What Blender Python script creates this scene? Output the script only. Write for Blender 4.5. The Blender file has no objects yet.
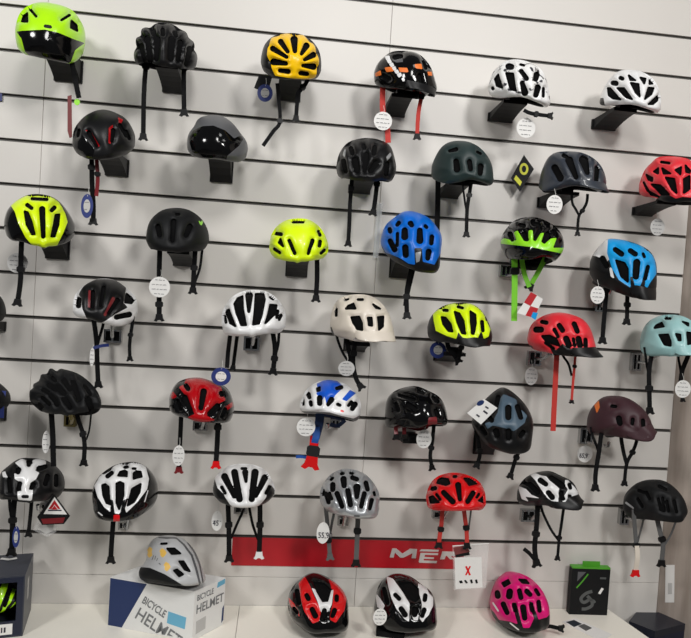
import bpy, bmesh, math, random
import numpy as np
from mathutils import Matrix, Vector
random.seed(7)
scn = bpy.context.scene
COL = scn.collection
ZO = 2.65                      # height of the topmost groove above the floor
# ------------------------------------------------------------------ camera
F, YAW, PIT, ROL = 620.0, -0.1065149, -0.0314009, -0.0627387
CAM = np.array([0.843177, -2.242047, -1.071359 + ZO])
def _rot(a, b, c):
    ca, sa = math.cos(a), math.sin(a); cb, sb = math.cos(b), math.sin(b); cc, sc = math.cos(c), math.sin(c)
    return np.array([[ca,-sa,0],[sa,ca,0],[0,0,1]]) @ np.array([[1,0,0],[0,cb,-sb],[0,sb,cb]]) @ np.array([[cc,0,sc],[0,1,0],[-sc,0,cc]])
RC = _rot(YAW, PIT, ROL)
cam = bpy.data.cameras.new('camera'); camo = bpy.data.objects.new('camera', cam); COL.objects.link(camo)
m = np.eye(4); m[:3,0] = RC[:,0]; m[:3,1] = RC[:,2]; m[:3,2] = -RC[:,1]; m[:3,3] = CAM
camo.matrix_world = Matrix(m.tolist())
cam.sensor_width = 36; cam.sensor_fit = 'HORIZONTAL'; cam.lens = 36*F/691; cam.clip_start = .05
scn.camera = camo
# ------------------------------------------------------------------ light
w = bpy.data.worlds.new('shop'); scn.world = w; w.use_nodes = True
w.node_tree.nodes['Background'].inputs[0].default_value = (.93,.96,1,1)
w.node_tree.nodes['Background'].inputs[1].default_value = .10
def lamp(x, y, z, size, e, aim=None, col=(1,.985,.965)):
    l = bpy.data.lights.new('ceiling_or_fill_lamp', 'AREA'); l.shape = 'DISK'; l.size = size; l.energy = e; l.color = col
    o = bpy.data.objects.new('ceiling_or_fill_lamp', l); COL.objects.link(o); o.location = (x, y, z)
    if aim: o.rotation_euler = (Vector(aim)-Vector((x,y,z))).to_track_quat('-Z','Y').to_euler()
lamp(2.5, -3.6, 3.35, .6, 56, (1.2,0,1.2))
lamp(-1.3, -2.7, 3.35, .6, 39, (.5,0,1.0))
lamp(1.45, -1.3, 3.6, .5, 5)
lamp(1.0, -2.6, 3.5, .6, 28, (1.0,-.15,.4))  # added fill spot that brightens the counter and lower wall
vs = scn.view_settings; vs.view_transform = 'Standard'; vs.look = 'None'; vs.gamma = 1; vs.exposure = .10; vs.use_curve_mapping = False
# ------------------------------------------------------------------ pixel <-> world
def proj(P):
    d = (np.asarray(P, float) - CAM) @ RC
    return np.stack([345.5 + F*d[...,0]/d[...,1], 319 - F*d[...,2]/d[...,1]], -1), d[...,1]
def ray(px, py):
    d = np.stack([(np.asarray(px,float)-345.5)/F, np.ones_like(np.asarray(px,float)), -(np.asarray(py,float)-319)/F], -1)
    return d @ RC.T
def at_y(px, py, y):            # where the ray meets the plane at distance |y| before the wall
    r = ray(px, py); return CAM + r*((y-CAM[1])/r[1])
def at_z(px, py, z):
    r = ray(px, py); return CAM + r*((z-CAM[2])/r[2])
def at_x(px, py, x):
    r = ray(px, py); return CAM + r*((x-CAM[0])/r[0])
# ------------------------------------------------------------------ materials
def lin(c):
    return tuple((v/255/12.92 if v/255 <= .04045 else ((v/255+.055)/1.055)**2.4) for v in c)
MATS = {}
def mat(name, rgb, rough=.4, metal=0, coat=0, noise=0, nscale=40, spec=.5, alpha=1, trans=0, bump=0):
    if name in MATS: return MATS[name]
    m = bpy.data.materials.new(name); m.use_nodes = True; nt = m.node_tree; b = nt.nodes['Principled BSDF']
    c = lin(rgb) + (1,)
    b.inputs['Base Color'].default_value = c
    b.inputs['Roughness'].default_value = rough; b.inputs['Metallic'].default_value = metal
    b.inputs['Coat Weight'].default_value = coat; b.inputs['Coat Roughness'].default_value = .06
    b.inputs['Specular IOR Level'].default_value = spec
    b.inputs['Alpha'].default_value = alpha; b.inputs['Transmission Weight'].default_value = trans
    tc = nt.nodes.new('ShaderNodeTexCoord'); n = nt.nodes.new('ShaderNodeTexNoise'); n.inputs['Scale'].default_value = nscale; n.inputs['Detail'].default_value = 3
    nt.links.new(tc.outputs['Object'], n.inputs['Vector'])
    mx = nt.nodes.new('ShaderNodeMix'); mx.data_type = 'RGBA'
    k = 1-max(noise,.05)
    mx.inputs['A'].default_value = c; mx.inputs['B'].default_value = (c[0]*k, c[1]*k, c[2]*k, 1)
    nt.links.new(n.outputs['Fac'], mx.inputs['Factor']); nt.links.new(mx.outputs['Result'], b.inputs['Base Color'])
    if bump:
        bp = nt.nodes.new('ShaderNodeBump'); bp.inputs['Strength'].default_value = bump; bp.inputs['Distance'].default_value = .001
        nt.links.new(n.outputs['Fac'], bp.inputs['Height']); nt.links.new(bp.outputs['Normal'], b.inputs['Normal'])
    MATS[name] = m; return m
def M(k): return MATS[k]
mat('board', (222,218,212), .42, noise=.04, nscale=3)
mat('board_back', (70,66,62), .8)
mat('alu', (92,89,85), .5, metal=.2, noise=.2)
mat('laminate', (250,246,234), .3, noise=.04, nscale=5)
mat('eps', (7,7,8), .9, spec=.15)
mat('black', (12,12,14), .4, spec=.32); mat('matte_black', (15,16,18), .58, spec=.28); mat('gloss_black', (8,8,9), .11, spec=.34)
mat('plastic', (14,14,16), .5, noise=.15, spec=.3); mat('strap_black', (13,13,15), .8, noise=.2, nscale=400, spec=.2)
mat('neon', (226,255,0), .36, coat=.15); mat('lime', (184,250,6), .3, coat=.4); mat('yellow', (252,200,0), .3, spec=.4)
mat('lime2', (150,232,30), .35, coat=.3)
mat('white', (240,240,240), .32, coat=.4); mat('cream', (226,216,202), .42, coat=.1); mat('mint', (158,203,203), .38, coat=.1)
mat('lightgrey', (188,189,190), .4, coat=.15); mat('silver', (178,181,184), .28, metal=.5, coat=.4); mat('grey', (92,93,96), .4, noise=.2, nscale=300)
mat('darkgreen', (30,48,48), .5); mat('navygrey', (46,52,62), .4, coat=.2); mat('slate', (74,94,110), .42)
mat('maroon', (60,30,38), .55); mat('red', (222,22,26), .25, spec=.4); mat('coral', (232,46,58), .4, coat=.1); mat('deepred', (176,10,20), .2, spec=.35)
mat('blue', (8,104,206), .32, spec=.35); mat('skyblue', (16,156,226), .35, spec=.4); mat('royal', (20,88,206), .28, spec=.4); mat('darkblue', (22,48,92), .5)
mat('pink', (222,16,118), .3, spec=.4); mat('orange', (240,122,44), .45); mat('strap_red', (196,52,44), .7); mat('strap_grey', (92,92,92), .7); mat('strap_lime', (120,206,40), .65)
mat('strap_blue', (24,84,170), .6); mat('dullred', (120,30,36), .35)
mat('chrome', (190,190,190), .25, metal=1); mat('brass', (150,138,92), .35, metal=.9)
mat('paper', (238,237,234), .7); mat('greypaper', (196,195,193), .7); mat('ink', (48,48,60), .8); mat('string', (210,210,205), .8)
mat('tagblue', (36,52,120), .5); mat('brown_red', (120,52,52), .6); mat('banner', (188,20,34), .45); mat('bannerletter', (222,216,212), .4, metal=.2)
mat('navy', (22,46,96), .45); mat('boxwhite', (236,236,234), .5); mat('boxink', (120,122,124), .6); mat('boxsky', (110,182,214), .5)
mat('boxdark', (52,56,68), .35, noise=.1); mat('boxblack', (15,16,18), .6, spec=.25); mat('boxgreen', (78,160,40), .45); mat('boxlogo', (92,95,95), .4, metal=.3)
mat('navybox', (20,28,52), .3); mat('boxtop', (30,34,46), .3)
mat('bag', (250,250,250), .08, alpha=.16); mat('clearstrip', (235,238,238), .15, alpha=.35)
mat('flower', (236,206,120), .5); mat('warmyellow', (235,190,90), .5); mat('tagyellow', (214,214,40), .5)
mat('floor', (120,116,110), .5)
def floral():
    m = mat('floral', (240,240,238), .3, coat=.4); nt = m.node_tree; b = nt.nodes['Principled BSDF']
    tc = nt.nodes.new('ShaderNodeTexCoord'); n = nt.nodes.new('ShaderNodeTexNoise'); n.inputs['Scale'].default_value = 38; n.inputs['Detail'].default_value = 4
    r = nt.nodes.new('ShaderNodeValToRGB'); r.color_ramp.elements[0].position = .36; r.color_ramp.elements[0].color = (.02,.02,.03,1)
    r.color_ramp.elements[1].position = .40; r.color_ramp.elements[1].color = (.87,.87,.86,1)
    nt.links.new(tc.outputs['Object'], n.inputs['Vector']); nt.links.new(n.outputs['Fac'], r.inputs['Fac']); nt.links.new(r.outputs['Color'], b.inputs['Base Color'])
floral()
def woodmat():
    m = mat('wood', (140,128,118), .5); nt = m.node_tree; b = nt.nodes['Principled BSDF']
    tc = nt.nodes.new('ShaderNodeTexCoord'); mp = nt.nodes.new('ShaderNodeMapping'); mp.inputs['Scale'].default_value = (9,9,.9)
    n = nt.nodes.new('ShaderNodeTexNoise'); n.inputs['Scale'].default_value = 3; n.inputs['Detail'].default_value = 6
    r = nt.nodes.new('ShaderNodeValToRGB'); r.color_ramp.elements[0].position = .3; r.color_ramp.elements[0].color = lin((150,138,128))+(1,)
    r.color_ramp.elements[1].position = .7; r.color_ramp.elements[1].color = lin((182,170,160))+(1,)
    nt.links.new(tc.outputs['Object'], mp.inputs['Vector']); nt.links.new(mp.outputs['Vector'], n.inputs['Vector'])
    nt.links.new(n.outputs['Fac'], r.inputs['Fac']); nt.links.new(r.outputs['Color'], b.inputs['Base Color'])
woodmat()
# ------------------------------------------------------------------ object helpers
def link(name, me, parent=None, loc=None):
    o = bpy.data.objects.new(name, me); COL.objects.link(o)
    if parent is not None: o.parent = parent
    if loc is not None: o.location = loc
    return o
def mesh(name, verts, faces, mats, parent=None, loc=None, smooth=False, midx=None):
    me = bpy.data.meshes.new(name)
    me.from_pydata([tuple(v) for v in verts], [], [tuple(f) for f in faces])
    for k in (mats if isinstance(mats, (list, tuple)) else [mats]): me.materials.append(M(k))
    if midx is not None: me.polygons.foreach_set('material_index', midx)
    if smooth: me.polygons.foreach_set('use_smooth', [True]*len(me.polygons))
    me.update()
    return link(name, me, parent, loc)
def thing(name, label, cat, loc, group=None, rz=0):
    o = link(name, None, None, loc); o.empty_display_size = .03; o.rotation_euler = (0,0,rz)
    return tag(o, label, cat, group)
def tag(o, label, cat, group=None):
    o['label'] = label; o['category'] = cat
    if group: o['group'] = group
    return o
class MB:
    def __init__(s): s.v = []; s.f = []
    def box(s, a, b):
        i = len(s.v); (x0,y0,z0), (x1,y1,z1) = a, b
        s.v += [(x0,y0,z0),(x1,y0,z0),(x1,y1,z0),(x0,y1,z0),(x0,y0,z1),(x1,y0,z1),(x1,y1,z1),(x0,y1,z1)]
        s.f += [(i,i+3,i+2,i+1),(i+4,i+5,i+6,i+7),(i,i+1,i+5,i+4),(i+1,i+2,i+6,i+5),(i+2,i+3,i+7,i+6),(i+3,i,i+4,i+7)]; return s
    def prism(s, poly, d):       # poly: 3-D points of a flat outline, d: extrusion vector
        i = len(s.v); n = len(poly); d = np.asarray(d)
        s.v += [tuple(p) for p in poly] + [tuple(np.asarray(p)+d) for p in poly]
        s.f += [tuple(range(i+n-1, i-1, -1)), tuple(range(i+n, i+2*n))]
        for k in range(n): s.f.append((i+k, i+(k+1)%n, i+n+(k+1)%n, i+n+k))
        return s
    def ribbon(s, pts, wdt, th, up=(0,-1,0)):   # flat band along pts; its flat side faces `up`
        P = np.asarray(pts, float); up = np.asarray(up, float); n = len(P); i = len(s.v)
        W = wdt if np.ndim(wdt) else [wdt]*n
        for k in range(n):
            t = P[min(k+1,n-1)] - P[max(k-1,0)]; t = t/(np.linalg.norm(t)+1e-9)
            a = np.cross(t, up); a /= np.linalg.norm(a)+1e-9; b = np.cross(a, t)
            for u, v in ((-1,-1),(1,-1),(1,1),(-1,1)): s.v.append(tuple(P[k] + a*u*W[k]/2 + b*v*th/2))
        for k in range(n-1):
            for q in range(4): s.f.append((i+4*k+q, i+4*k+(q+1)%4, i+4*k+4+(q+1)%4, i+4*k+4+q))
        s.f += [(i+3,i+2,i+1,i), tuple(i+4*(n-1)+q for q in range(4))]; return s
    def tube(s, pts, r, n=8):
        P = np.asarray(pts, float); i = len(s.v)
        for k in range(len(P)):
            t = P[min(k+1,len(P)-1)] - P[max(k-1,0)]; t = t/(np.linalg.norm(t)+1e-9)
            a = np.cross(t, (.31,.2,.93)); a /= np.linalg.norm(a); b = np.cross(t, a)
            for q in range(n):
                an = 2*math.pi*q/n; s.v.append(tuple(P[k] + r*(a*math.cos(an)+b*math.sin(an))))
        for k in range(len(P)-1):
            for q in range(n): s.f.append((i+k*n+q, i+k*n+(q+1)%n, i+(k+1)*n+(q+1)%n, i+(k+1)*n+q))
        s.f += [tuple(i+q for q in range(n-1,-1,-1)), tuple(i+(len(P)-1)*n+q for q in range(n))]; return s
    def disc(s, c, rx, rz, th, n=28, tilt=0):
        poly = []
        for q in range(n):
            a = 2*math.pi*q/n; x, z = rx*math.cos(a), rz*math.sin(a)
            poly.append((c[0]+x*math.cos(tilt)-z*math.sin(tilt), c[1], c[2]+x*math.sin(tilt)+z*math.cos(tilt)))
        return s.prism(poly, (0,th,0))
    def off(s, c): s.v = [tuple(np.asarray(p)-np.asarray(c)) for p in s.v]; return s
    def build(s, name, mats, parent=None, loc=None, smooth=False): return mesh(name, s.v, s.f, mats, parent, loc, smooth)
def spline(pts, n=6):
    P = np.asarray(pts, float)
    if len(P) < 3: return [P[0] + (P[-1]-P[0])*t for t in np.linspace(0,1,4)]
    Q = np.vstack([2*P[0]-P[1], P, 2*P[-1]-P[-2]]); out = []
    for k in range(1, len(Q)-2):
        for t in np.linspace(0,1,n,endpoint=False):
            a,b,c,d = Q[k-1],Q[k],Q[k+1],Q[k+2]
            out.append(.5*(2*b + (c-a)*t + (2*a-5*b+4*c-d)*t*t + (3*b-a-3*c+d)*t**3))
    return out + [P[-1]]
def textmesh(name, body, size, matk, parent, loc, rot, shear=0, ext=.0006, sx=1, off=0):
    cu = bpy.data.curves.new(name, 'FONT'); cu.body = body; cu.size = size; cu.shear = shear; cu.extrude = ext; cu.offset = off
    t = bpy.data.objects.new(name, cu); COL.objects.link(t); dg = bpy.context.evaluated_depsgraph_get(); dg.update()
    me = bpy.data.meshes.new_from_object(t.evaluated_get(dg)); bpy.data.objects.remove(t); bpy.data.curves.remove(cu)
    me.materials.clear(); me.materials.append(M(matk))
    mw = rot.to_4x4(); mw.translation = Vector(loc); me.transform(mw @ Matrix.Diagonal((sx,1,1,1))); return link(name, me, parent)
# ------------------------------------------------------------------ the setting
PW = 1.182; XR = 2.377; XL = -1.182; SHZ = ZO-2.205
wb = MB().box((XL-.02,.0135,0),(XR+.02,.05,3.3)).build('wall_back','board_back'); wb['kind'] = 'structure'
GAP = .0105
cols = [(XL,0),(0,PW),(PW,XR)]
for ci, (xa, xb) in enumerate(cols):
    std = None
    for k in range(-4, 15):
        top = ZO-.15*k - (GAP/2 if k < 14 else .0008); bot = ZO-.15*(k+1) + (GAP/2 if k+1 < 14 else .0008)
        if k == 14: bot = ZO-2.4
        hh = top-bot
        key = round(hh,4)
        if std is None or std[0] != key:
            me = bpy.data.meshes.new('slat_board'); bm = bmesh.new(); bmesh.ops.create_cube(bm, size=1)
            for v in bm.verts: v.co = Vector((v.co.x*(xb-xa-.0012), v.co.y*.016, v.co.z*hh))
            bmesh.ops.bevel(bm, geom=[e for e in bm.edges if all(v.co.y < 0 for v in e.verts)], offset=.0008, segments=1, affect='EDGES')
            bm.to_mesh(me); bm.free(); me.materials.append(M('board')); std = (key, me)
        link('slat_board', std[1], wb, ((xa+xb)/2, .008, (top+bot)/2))
    for k in range(-4, 14):
        z = ZO-.15*k; mb = MB()
        mb.box((xa+.001,.0,z-GAP/2-.0005),(xb-.001,.013,z-GAP/2+.0026)).box((xa+.001,.0105,z-GAP/2),(xb-.001,.0130,z+GAP/2))
        mb.build('groove_insert','alu',wb)
_wa = at_z(663,608.5,SHZ); _wb = at_z(691,620.5,SHZ); WD = (_wb-_wa)/np.linalg.norm(_wb-_wa); WC = np.array([XR,.02,0])
WN = np.array([WD[1],-WD[0],0]); WN = WN if WN[0] < 0 else -WN      # into the room
wr = MB().prism([WC, WC+WD*2.2, WC+WD*2.2-WN*.05, WC-WN*.05],(0,0,3.3)).build('wall_right','wood'); wr['kind'] = 'structure'
def at_wr(px,py,off=0):
    r = ray(px,py); p = WC+WN*off; return CAM + r*(((p-CAM)@WN)/(r@WN))
fl = MB().box((-4,-6,-.05),(XR+.05,.05,0)).build('floor','floor'); fl['kind'] = 'structure'
# display counter in two units; the joint and the right-hand end are read off where they meet the counter plane
sx_ = at_z(237, 625, SHZ)[0]
e0 = at_z(609, 610, SHZ); e1 = at_z(649, 638, SHZ)
ez = e0 + (e1-e0)*((-.62-e0[1])/(e1[1]-e0[1])); eb = e0 + (e1-e0)*((-.002-e0[1])/(e1[1]-e0[1]))
c1 = thing('display_counter','cream laminate counter unit under the cardboard helmet boxes','counter',(sx_-.6,-.31,0),'counter units along the wall')
def cpart(par, name, poly, z0, z1, mk):
    c = np.array(par.location); MB().prism([(x,y,z0) for x,y in poly],(0,0,z1-z0)).off(c).build(name, mk, par)
cpart(c1,'worktop',[(XL,-.62),(sx_-.0008,-.62),(sx_-.0008,-.002),(XL,-.002)],SHZ-.03,SHZ,'laminate')
cpart(c1,'base_cabinet',[(XL,-.60),(sx_-.002,-.60),(sx_-.002,-.004),(XL,-.004)],0,SHZ-.03,'laminate')
c2 = thing('display_counter','cream laminate counter unit with a slanting end under the three helmets on the shelf','counter',((sx_+ez[0])/2,-.31,0),'counter units along the wall')
cpart(c2,'worktop',[(sx_+.0008,-.62),(ez[0],-.62),(eb[0],-.002),(sx_+.0008,-.002)],SHZ-.03,SHZ,'laminate')
cpart(c2,'base_cabinet',[(sx_+.002,-.60),(ez[0]-.02,-.60),(eb[0]-.02,-.004),(sx_+.002,-.004)],0,SHZ-.03,'laminate')
# ------------------------------------------------------------------ helmets
def sd_poly(px, py, poly):
    P = np.asarray(poly, float); n = len(P); d = np.full(px.shape, 1e18); ins = np.zeros(px.shape, bool)
    for i in range(n):
        a, b = P[i], P[(i+1)%n]; e = b-a; wx, wy = px-a[0], py-a[1]
        t = np.clip((wx*e[0]+wy*e[1])/(e@e+1e-9),0,1); d = np.minimum(d,(wx-t*e[0])**2+(wy-t*e[1])**2)
        c = (a[1] > py) != (b[1] > py)
        with np.errstate(divide='ignore', invalid='ignore'): ins ^= c & (px < (b[0]-a[0])*(py-a[1])/(b[1]-a[1]+1e-12)+a[0])
    return np.where(ins,-1,1)*np.sqrt(d)
def sd_shape(px, py, s):
    if isinstance(s, tuple):
        x0,y0,r0,x1,y1,r1 = s; ex,ey = x1-x0,y1-y0
        t = np.clip(((px-x0)*ex+(py-y0)*ey)/(ex*ex+ey*ey+1e-9),0,1)
        return np.hypot(px-x0-t*ex, py-y0-t*ey) - (r0+(r1-r0)*t)
    return sd_poly(px, py, s) - 3
def union(px, py, shapes):
    d = np.full(px.shape, 1e6)
    for s in shapes: d = np.minimum(d, sd_shape(px, py, s))
    return d
NA, NP = 168, 64
W0, L0, H0 = .098, .135, .112
def dome(az, t, rim, ribs, sc=1.0):
    """az: 0 = front; t: 0 = crown, 1 = rim"""
    ca, sa = np.cos(az), np.sin(az)
    th_r = rim[0] + rim[1]*(1-ca)/2 + rim[2]*sa**2
    th = t*th_r
    st, ct = np.sin(th), np.cos(th)
    dx, dy, dz = st*sa, -st*ca, ct
    k = (np.abs(dx)**2.25+np.abs(dy)**2.25+np.abs(dz)**2.25)**(-1/2.25)
    low = np.clip(-dz,0,1)
    tuck = 1-.35*low
    x, y, z = dx*k*W0*tuck, dy*k*L0*tuck, dz*k*np.where(dz<0,.105,H0)
    y = y + .012*np.clip(z/H0,0,1)
    if ribs:
        n, amp = ribs
        r = 1+amp*(np.cos(n*np.pi*dx*k)-1)*.5*np.clip(st*1.6,0,1); x, y, z = x*r, y*r, np.where(z>0,z*r,z)
    return np.stack([x,y,z],-1)*sc
HELM = {}
S8 = 8.625
def helmet(key, short, label, o, out, base, vents=(), regions=(), yaw=0, pitch=8, roll=0, y=-.165, ribs=None, visor=None,
           rim=(1.72,.22,.12), shelf=None, straps=(), depth=.15, sculpt=.36, group='bike helmets hung on the slatted wall', panelname='shell_panel', stretch=1.0, wsm=1.7, cradle=None, smooth_out=True):
    regions = [(rg[0],[sh])+tuple(rg[2:]) for rg in regions for sh in rg[1]]
    out = np.asarray(spline(list(out)+[out[0]], 5)[:-1]) if smooth_out else np.asarray(out,float)
    opx = out/S8 + np.asarray(o,float)
    b0, b1 = opx.min(0), opx.max(0); bc = (b0+b1)/2
    az = np.linspace(0,2*np.pi,NA,endpoint=False); tt = np.linspace(0,1,NP+1)[1:]
    A, T = np.meshgrid(az, tt)
    loc = dome(A.ravel(), T.ravel(), rim, ribs)
    top = dome(np.array([0.]), np.array([1e-4]), rim, ribs)
    L = np.vstack([top, loc])                         # vertex 0 is the crown
    pc = at_y(bc[0],bc[1],y); pitch = pitch + math.degrees(math.atan2(pc[2]-CAM[2], 2.1))*(1 if shelf is None or o[1] < 500 else 1)
    cy, sy = math.cos(yaw*math.pi/180), math.sin(yaw*math.pi/180); cp, sp = math.cos(pitch*math.pi/180), math.sin(pitch*math.pi/180)
    cr, sr = math.cos(roll*math.pi/180), math.sin(roll*math.pi/180)
    R = np.array([[cr,0,-sr],[0,1,0],[sr,0,cr]]) @ np.array([[cy,-sy,0],[sy,cy,0],[0,0,1]]) @ np.array([[1,0,0],[0,cp,-sp],[0,sp,cp]])
    vis = None
    if visor:
        vm, vl, vd, va = visor                        # material, length, drop, half angle
        va *= math.pi/180; aa = np.linspace(-va, va, 25)
        f = np.cos(aa/va*math.pi/2)**.6
        B0 = dome(aa, np.full(25,.82), rim, None, 1.004); B1 = dome(aa, np.full(25,.89), rim, None, 1.014); B2 = dome(aa, np.full(25,.93), rim, None, 1.0)
        fw = np.stack([np.sin(aa)*vl*.55*f, -vl*f, 0*f],-1)
        vis = np.vstack([B0, B1+fw*.35, B2+fw+np.stack([0*f,0*f,-vd*f],-1)])
    ref = np.vstack([L] + ([vis] if vis is not None else []))
    def fit(yc):
        C = at_y(bc[0], bc[1], yc); S = np.ones(3)
        for _ in range(5):
            P, _d = proj((ref@R.T)*S + C)
            q0, q1 = P.min(0), P.max(0); k = (b1-b0)/(q1-q0)
            S = S*np.array([k[0], 1, k[1]]); S[1] = stretch*math.sqrt(S[0]*S[2])
            P, _d = proj((ref@R.T)*S + C); q = (P.min(0)+P.max(0))/2
            C = C + at_y(*bc, yc) - at_y(*q, yc)
        P, d = proj((ref@R.T)*S + C)
        c = bc + np.array([0, .06*(b1-b0)[1]])
        nb = 120; bins = np.zeros(nb); v = P-c; an = np.arctan2(v[:,1],v[:,0]); rr = np.hypot(v[:,0],v[:,1])
        np.maximum.at(bins, ((an+np.pi)/(2*np.pi)*nb).astype(int)%nb, rr)
        angs = (np.arange(nb)+.5)/nb*2*np.pi-np.pi; ro = np.zeros(nb)
        for i, a in enumerate(angs):
            dx, dy = math.cos(a), math.sin(a); best = 0
            for j in range(len(opx)):
                p, q = opx[j]-c, opx[(j+1)%len(opx)]-c; e = q-p; den = dx*e[1]-dy*e[0]
                if abs(den) < 1e-9: continue
                t_ = (p[0]*e[1]-p[1]*e[0])/den; u_ = (p[0]*dy-p[1]*dx)/den
                if 0 <= u_ <= 1 and t_ > best: best = t_
            ro[i] = best
        s = np.clip(ro/np.maximum(bins,1e-6), .6, 1.5); ker = np.exp(-.5*(np.arange(-5,6)/wsm)**2); ker /= ker.sum()
        s = sum(np.roll(s,j-5)*ker[j] for j in range(11))
        def X(pts):
            Wd = (pts@R.T)*S + C; p, dd = proj(Wd); v = p-c; a = np.arctan2(v[:,1],v[:,0])
            k = np.interp(a, angs, s, period=2*np.pi); p2 = c + v*k[:,None]
            loc_ = np.stack([(p2[:,0]-345.5)/F*dd, dd, -(p2[:,1]-319)/F*dd],-1)
            return loc_@RC.T + CAM
        return X, C, S
    if shelf is not None:
        lo, hi = -.40, -.12
        for _ in range(12):
            y = (lo+hi)/2; X, C, S = fit(y)
            if X(L)[:,2].min() > shelf: lo = y      # hovering: move back along the ray
            else: hi = y
    X, C, S = fit(y)
    Wo = X(L); Wi = X(L*(1-depth))
    base_pt = np.array([C[0], C[1], Wo[:,2].min()])
    # facing of every grid vertex
    G = Wo[1:].reshape(NP,NA,3); du = np.roll(G,-1,1)-np.roll(G,1,1); dv = np.gradient(G,axis=0)
    nrm = np.cross(dv, du); nrm /= np.linalg.norm(nrm,axis=2,keepdims=True)+1e-12
    sgn = np.sign((nrm*(G-Wo.mean(0))).sum()); nrm *= sgn
    vw = CAM-G; vw /= np.linalg.norm(vw,axis=2,keepdims=True)
    fac = np.concatenate([[1.0], (nrm*vw).sum(2).ravel()])
    fac[0] = fac[1:NA+1].mean()
    P, _d = proj(Wo); zx, zy = (P[:,0]-o[0])*S8, (P[:,1]-o[1])*S8
    front = fac > .03
    fv = np.where(front, union(zx, zy, vents)-7.5, 1e3)
    # unseen back: plain lengthwise slots
    tb = np.concatenate([[0.],T.ravel()]); ab = np.concatenate([[0.],A.ravel()])
    if len(vents) > 3:
        back = np.full(len(ab), 1e3)
        for a0 in (.45,-.45,1.1,-1.1):
            da = (ab-np.pi-a0+np.pi)%(2*np.pi)-np.pi
            back = np.minimum(back, np.hypot(da*300*np.maximum(tb,.2), np.maximum(np.abs(tb-.5)-.2,0)*500)-28)
        fv = np.where(front, fv, np.where(fac < -.05, back, 1e3))
    fr = [np.where(front, union(zx, zy, rg[1]), 1e3) for rg in regions]
    k = sculpt*(.7*np.exp(-np.maximum(fv,0)/10)+.75*np.exp(-np.maximum(fv,0)/26)); k = np.where(fv < 900, k, 0)
    Wo = Wo + (Wi-Wo)*k[:,None]
    edge = np.clip((tb-.94)/.06,0,1)**2*.35; Wo = Wo + (Wi-Wo)*edge[:,None]
    rows = [list(r) for r in np.hstack([Wo-base_pt, Wi-base_pt, fv[:,None]] + [f[:,None] for f in fr])]
    polys = [(0, 1+(j+1)%NA, 1+j) for j in range(NA)]
    for i in range(NP-1):
        a = 1+i*NA; b = a+NA
        polys += [(a+j, a+(j+1)%NA, b+(j+1)%NA, b+j) for j in range(NA)]
    cache = {}
    def split(polys, fi):
        neg, pos = [], []
        for p in polys:
            vals = [rows[i][fi] for i in p]
            mn, mx = min(vals), max(vals)
            if mn >= 0: pos.append(p); continue
            if mx < 0: neg.append(p); continue
            if mx > 900: (neg if sum(v < 0 for v in vals)*2 > len(vals) else pos).append(p); continue
            A_, B_ = [], []; n = len(p)
            for q in range(n):
                i, j = p[q], p[(q+1)%n]; a, b = vals[q], vals[(q+1)%n]
                (A_ if a < 0 else B_).append(i)
                if (a < 0) != (b < 0):
                    kk = (min(i,j),max(i,j),fi)
                    if kk not in cache:
                        t = a/(a-b); t = min(max(t,.02),.98); cache[kk] = len(rows); rows.append([x+(y_-x)*t for x, y_ in zip(rows[i],rows[j])])
                    A_.append(cache[kk]); B_.append(cache[kk])
            if len(A_) > 2: neg.append(tuple(A_))
            if len(B_) > 2: pos.append(tuple(B_))
        return neg, pos
    holes, solid = split(polys, 6)
    parts = [(base, solid, 'shell')]
    for ri, rg in enumerate(regions):
        new = []; taken = []
        for (mk, pl, nm) in parts:
            n_, p_ = split(pl, 7+ri); taken += n_; new.append((mk, p_, nm))
        parts = new + [(rg[0], taken, rg[2] if len(rg) > 2 else panelname)]
    root = thing('bike_helmet', label, 'bicycle helmet', tuple(base_pt), group)
    # vent rims run inwards
    holee = set()
    for p in holes:
        for q in range(len(p)): holee.add((p[q], p[(q+1)%len(p)]))
    for (mk, pl, nm) in parts:
        if not pl: continue
        used = {}; V = []; Fc = []; mi = []
        def vid(i, lay=0):
            if (i,lay) not in used: used[(i,lay)] = len(V); V.append(rows[i][0:3] if lay != 2 else rows[i][3:6])
            return used[(i,lay)]
        for p in pl: Fc.append([vid(i) for i in p]); mi.append(0)
        for p in pl:
            for q in range(len(p)):
                i, j = p[q], p[(q+1)%len(p)]
                rim_e = (NA*(NP-1) < i <= NA*NP) and (NA*(NP-1) < j <= NA*NP)
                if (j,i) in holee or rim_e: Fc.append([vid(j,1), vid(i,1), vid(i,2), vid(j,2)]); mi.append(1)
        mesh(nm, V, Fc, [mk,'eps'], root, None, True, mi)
    # foam liner: outer skin seen through the vents, hollow inside
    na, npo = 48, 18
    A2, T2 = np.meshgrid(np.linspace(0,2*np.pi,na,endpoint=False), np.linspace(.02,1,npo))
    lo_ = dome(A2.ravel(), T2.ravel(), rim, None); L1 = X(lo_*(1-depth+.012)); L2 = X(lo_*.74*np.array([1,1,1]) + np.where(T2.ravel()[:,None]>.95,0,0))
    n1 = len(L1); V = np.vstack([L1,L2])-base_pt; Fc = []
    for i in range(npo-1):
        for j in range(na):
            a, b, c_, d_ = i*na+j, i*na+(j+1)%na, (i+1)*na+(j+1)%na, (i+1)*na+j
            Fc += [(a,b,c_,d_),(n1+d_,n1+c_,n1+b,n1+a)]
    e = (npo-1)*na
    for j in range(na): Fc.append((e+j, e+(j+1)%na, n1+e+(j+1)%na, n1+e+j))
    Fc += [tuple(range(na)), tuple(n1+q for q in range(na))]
    mesh('liner', V, Fc, 'eps', root, None, True)
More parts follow.
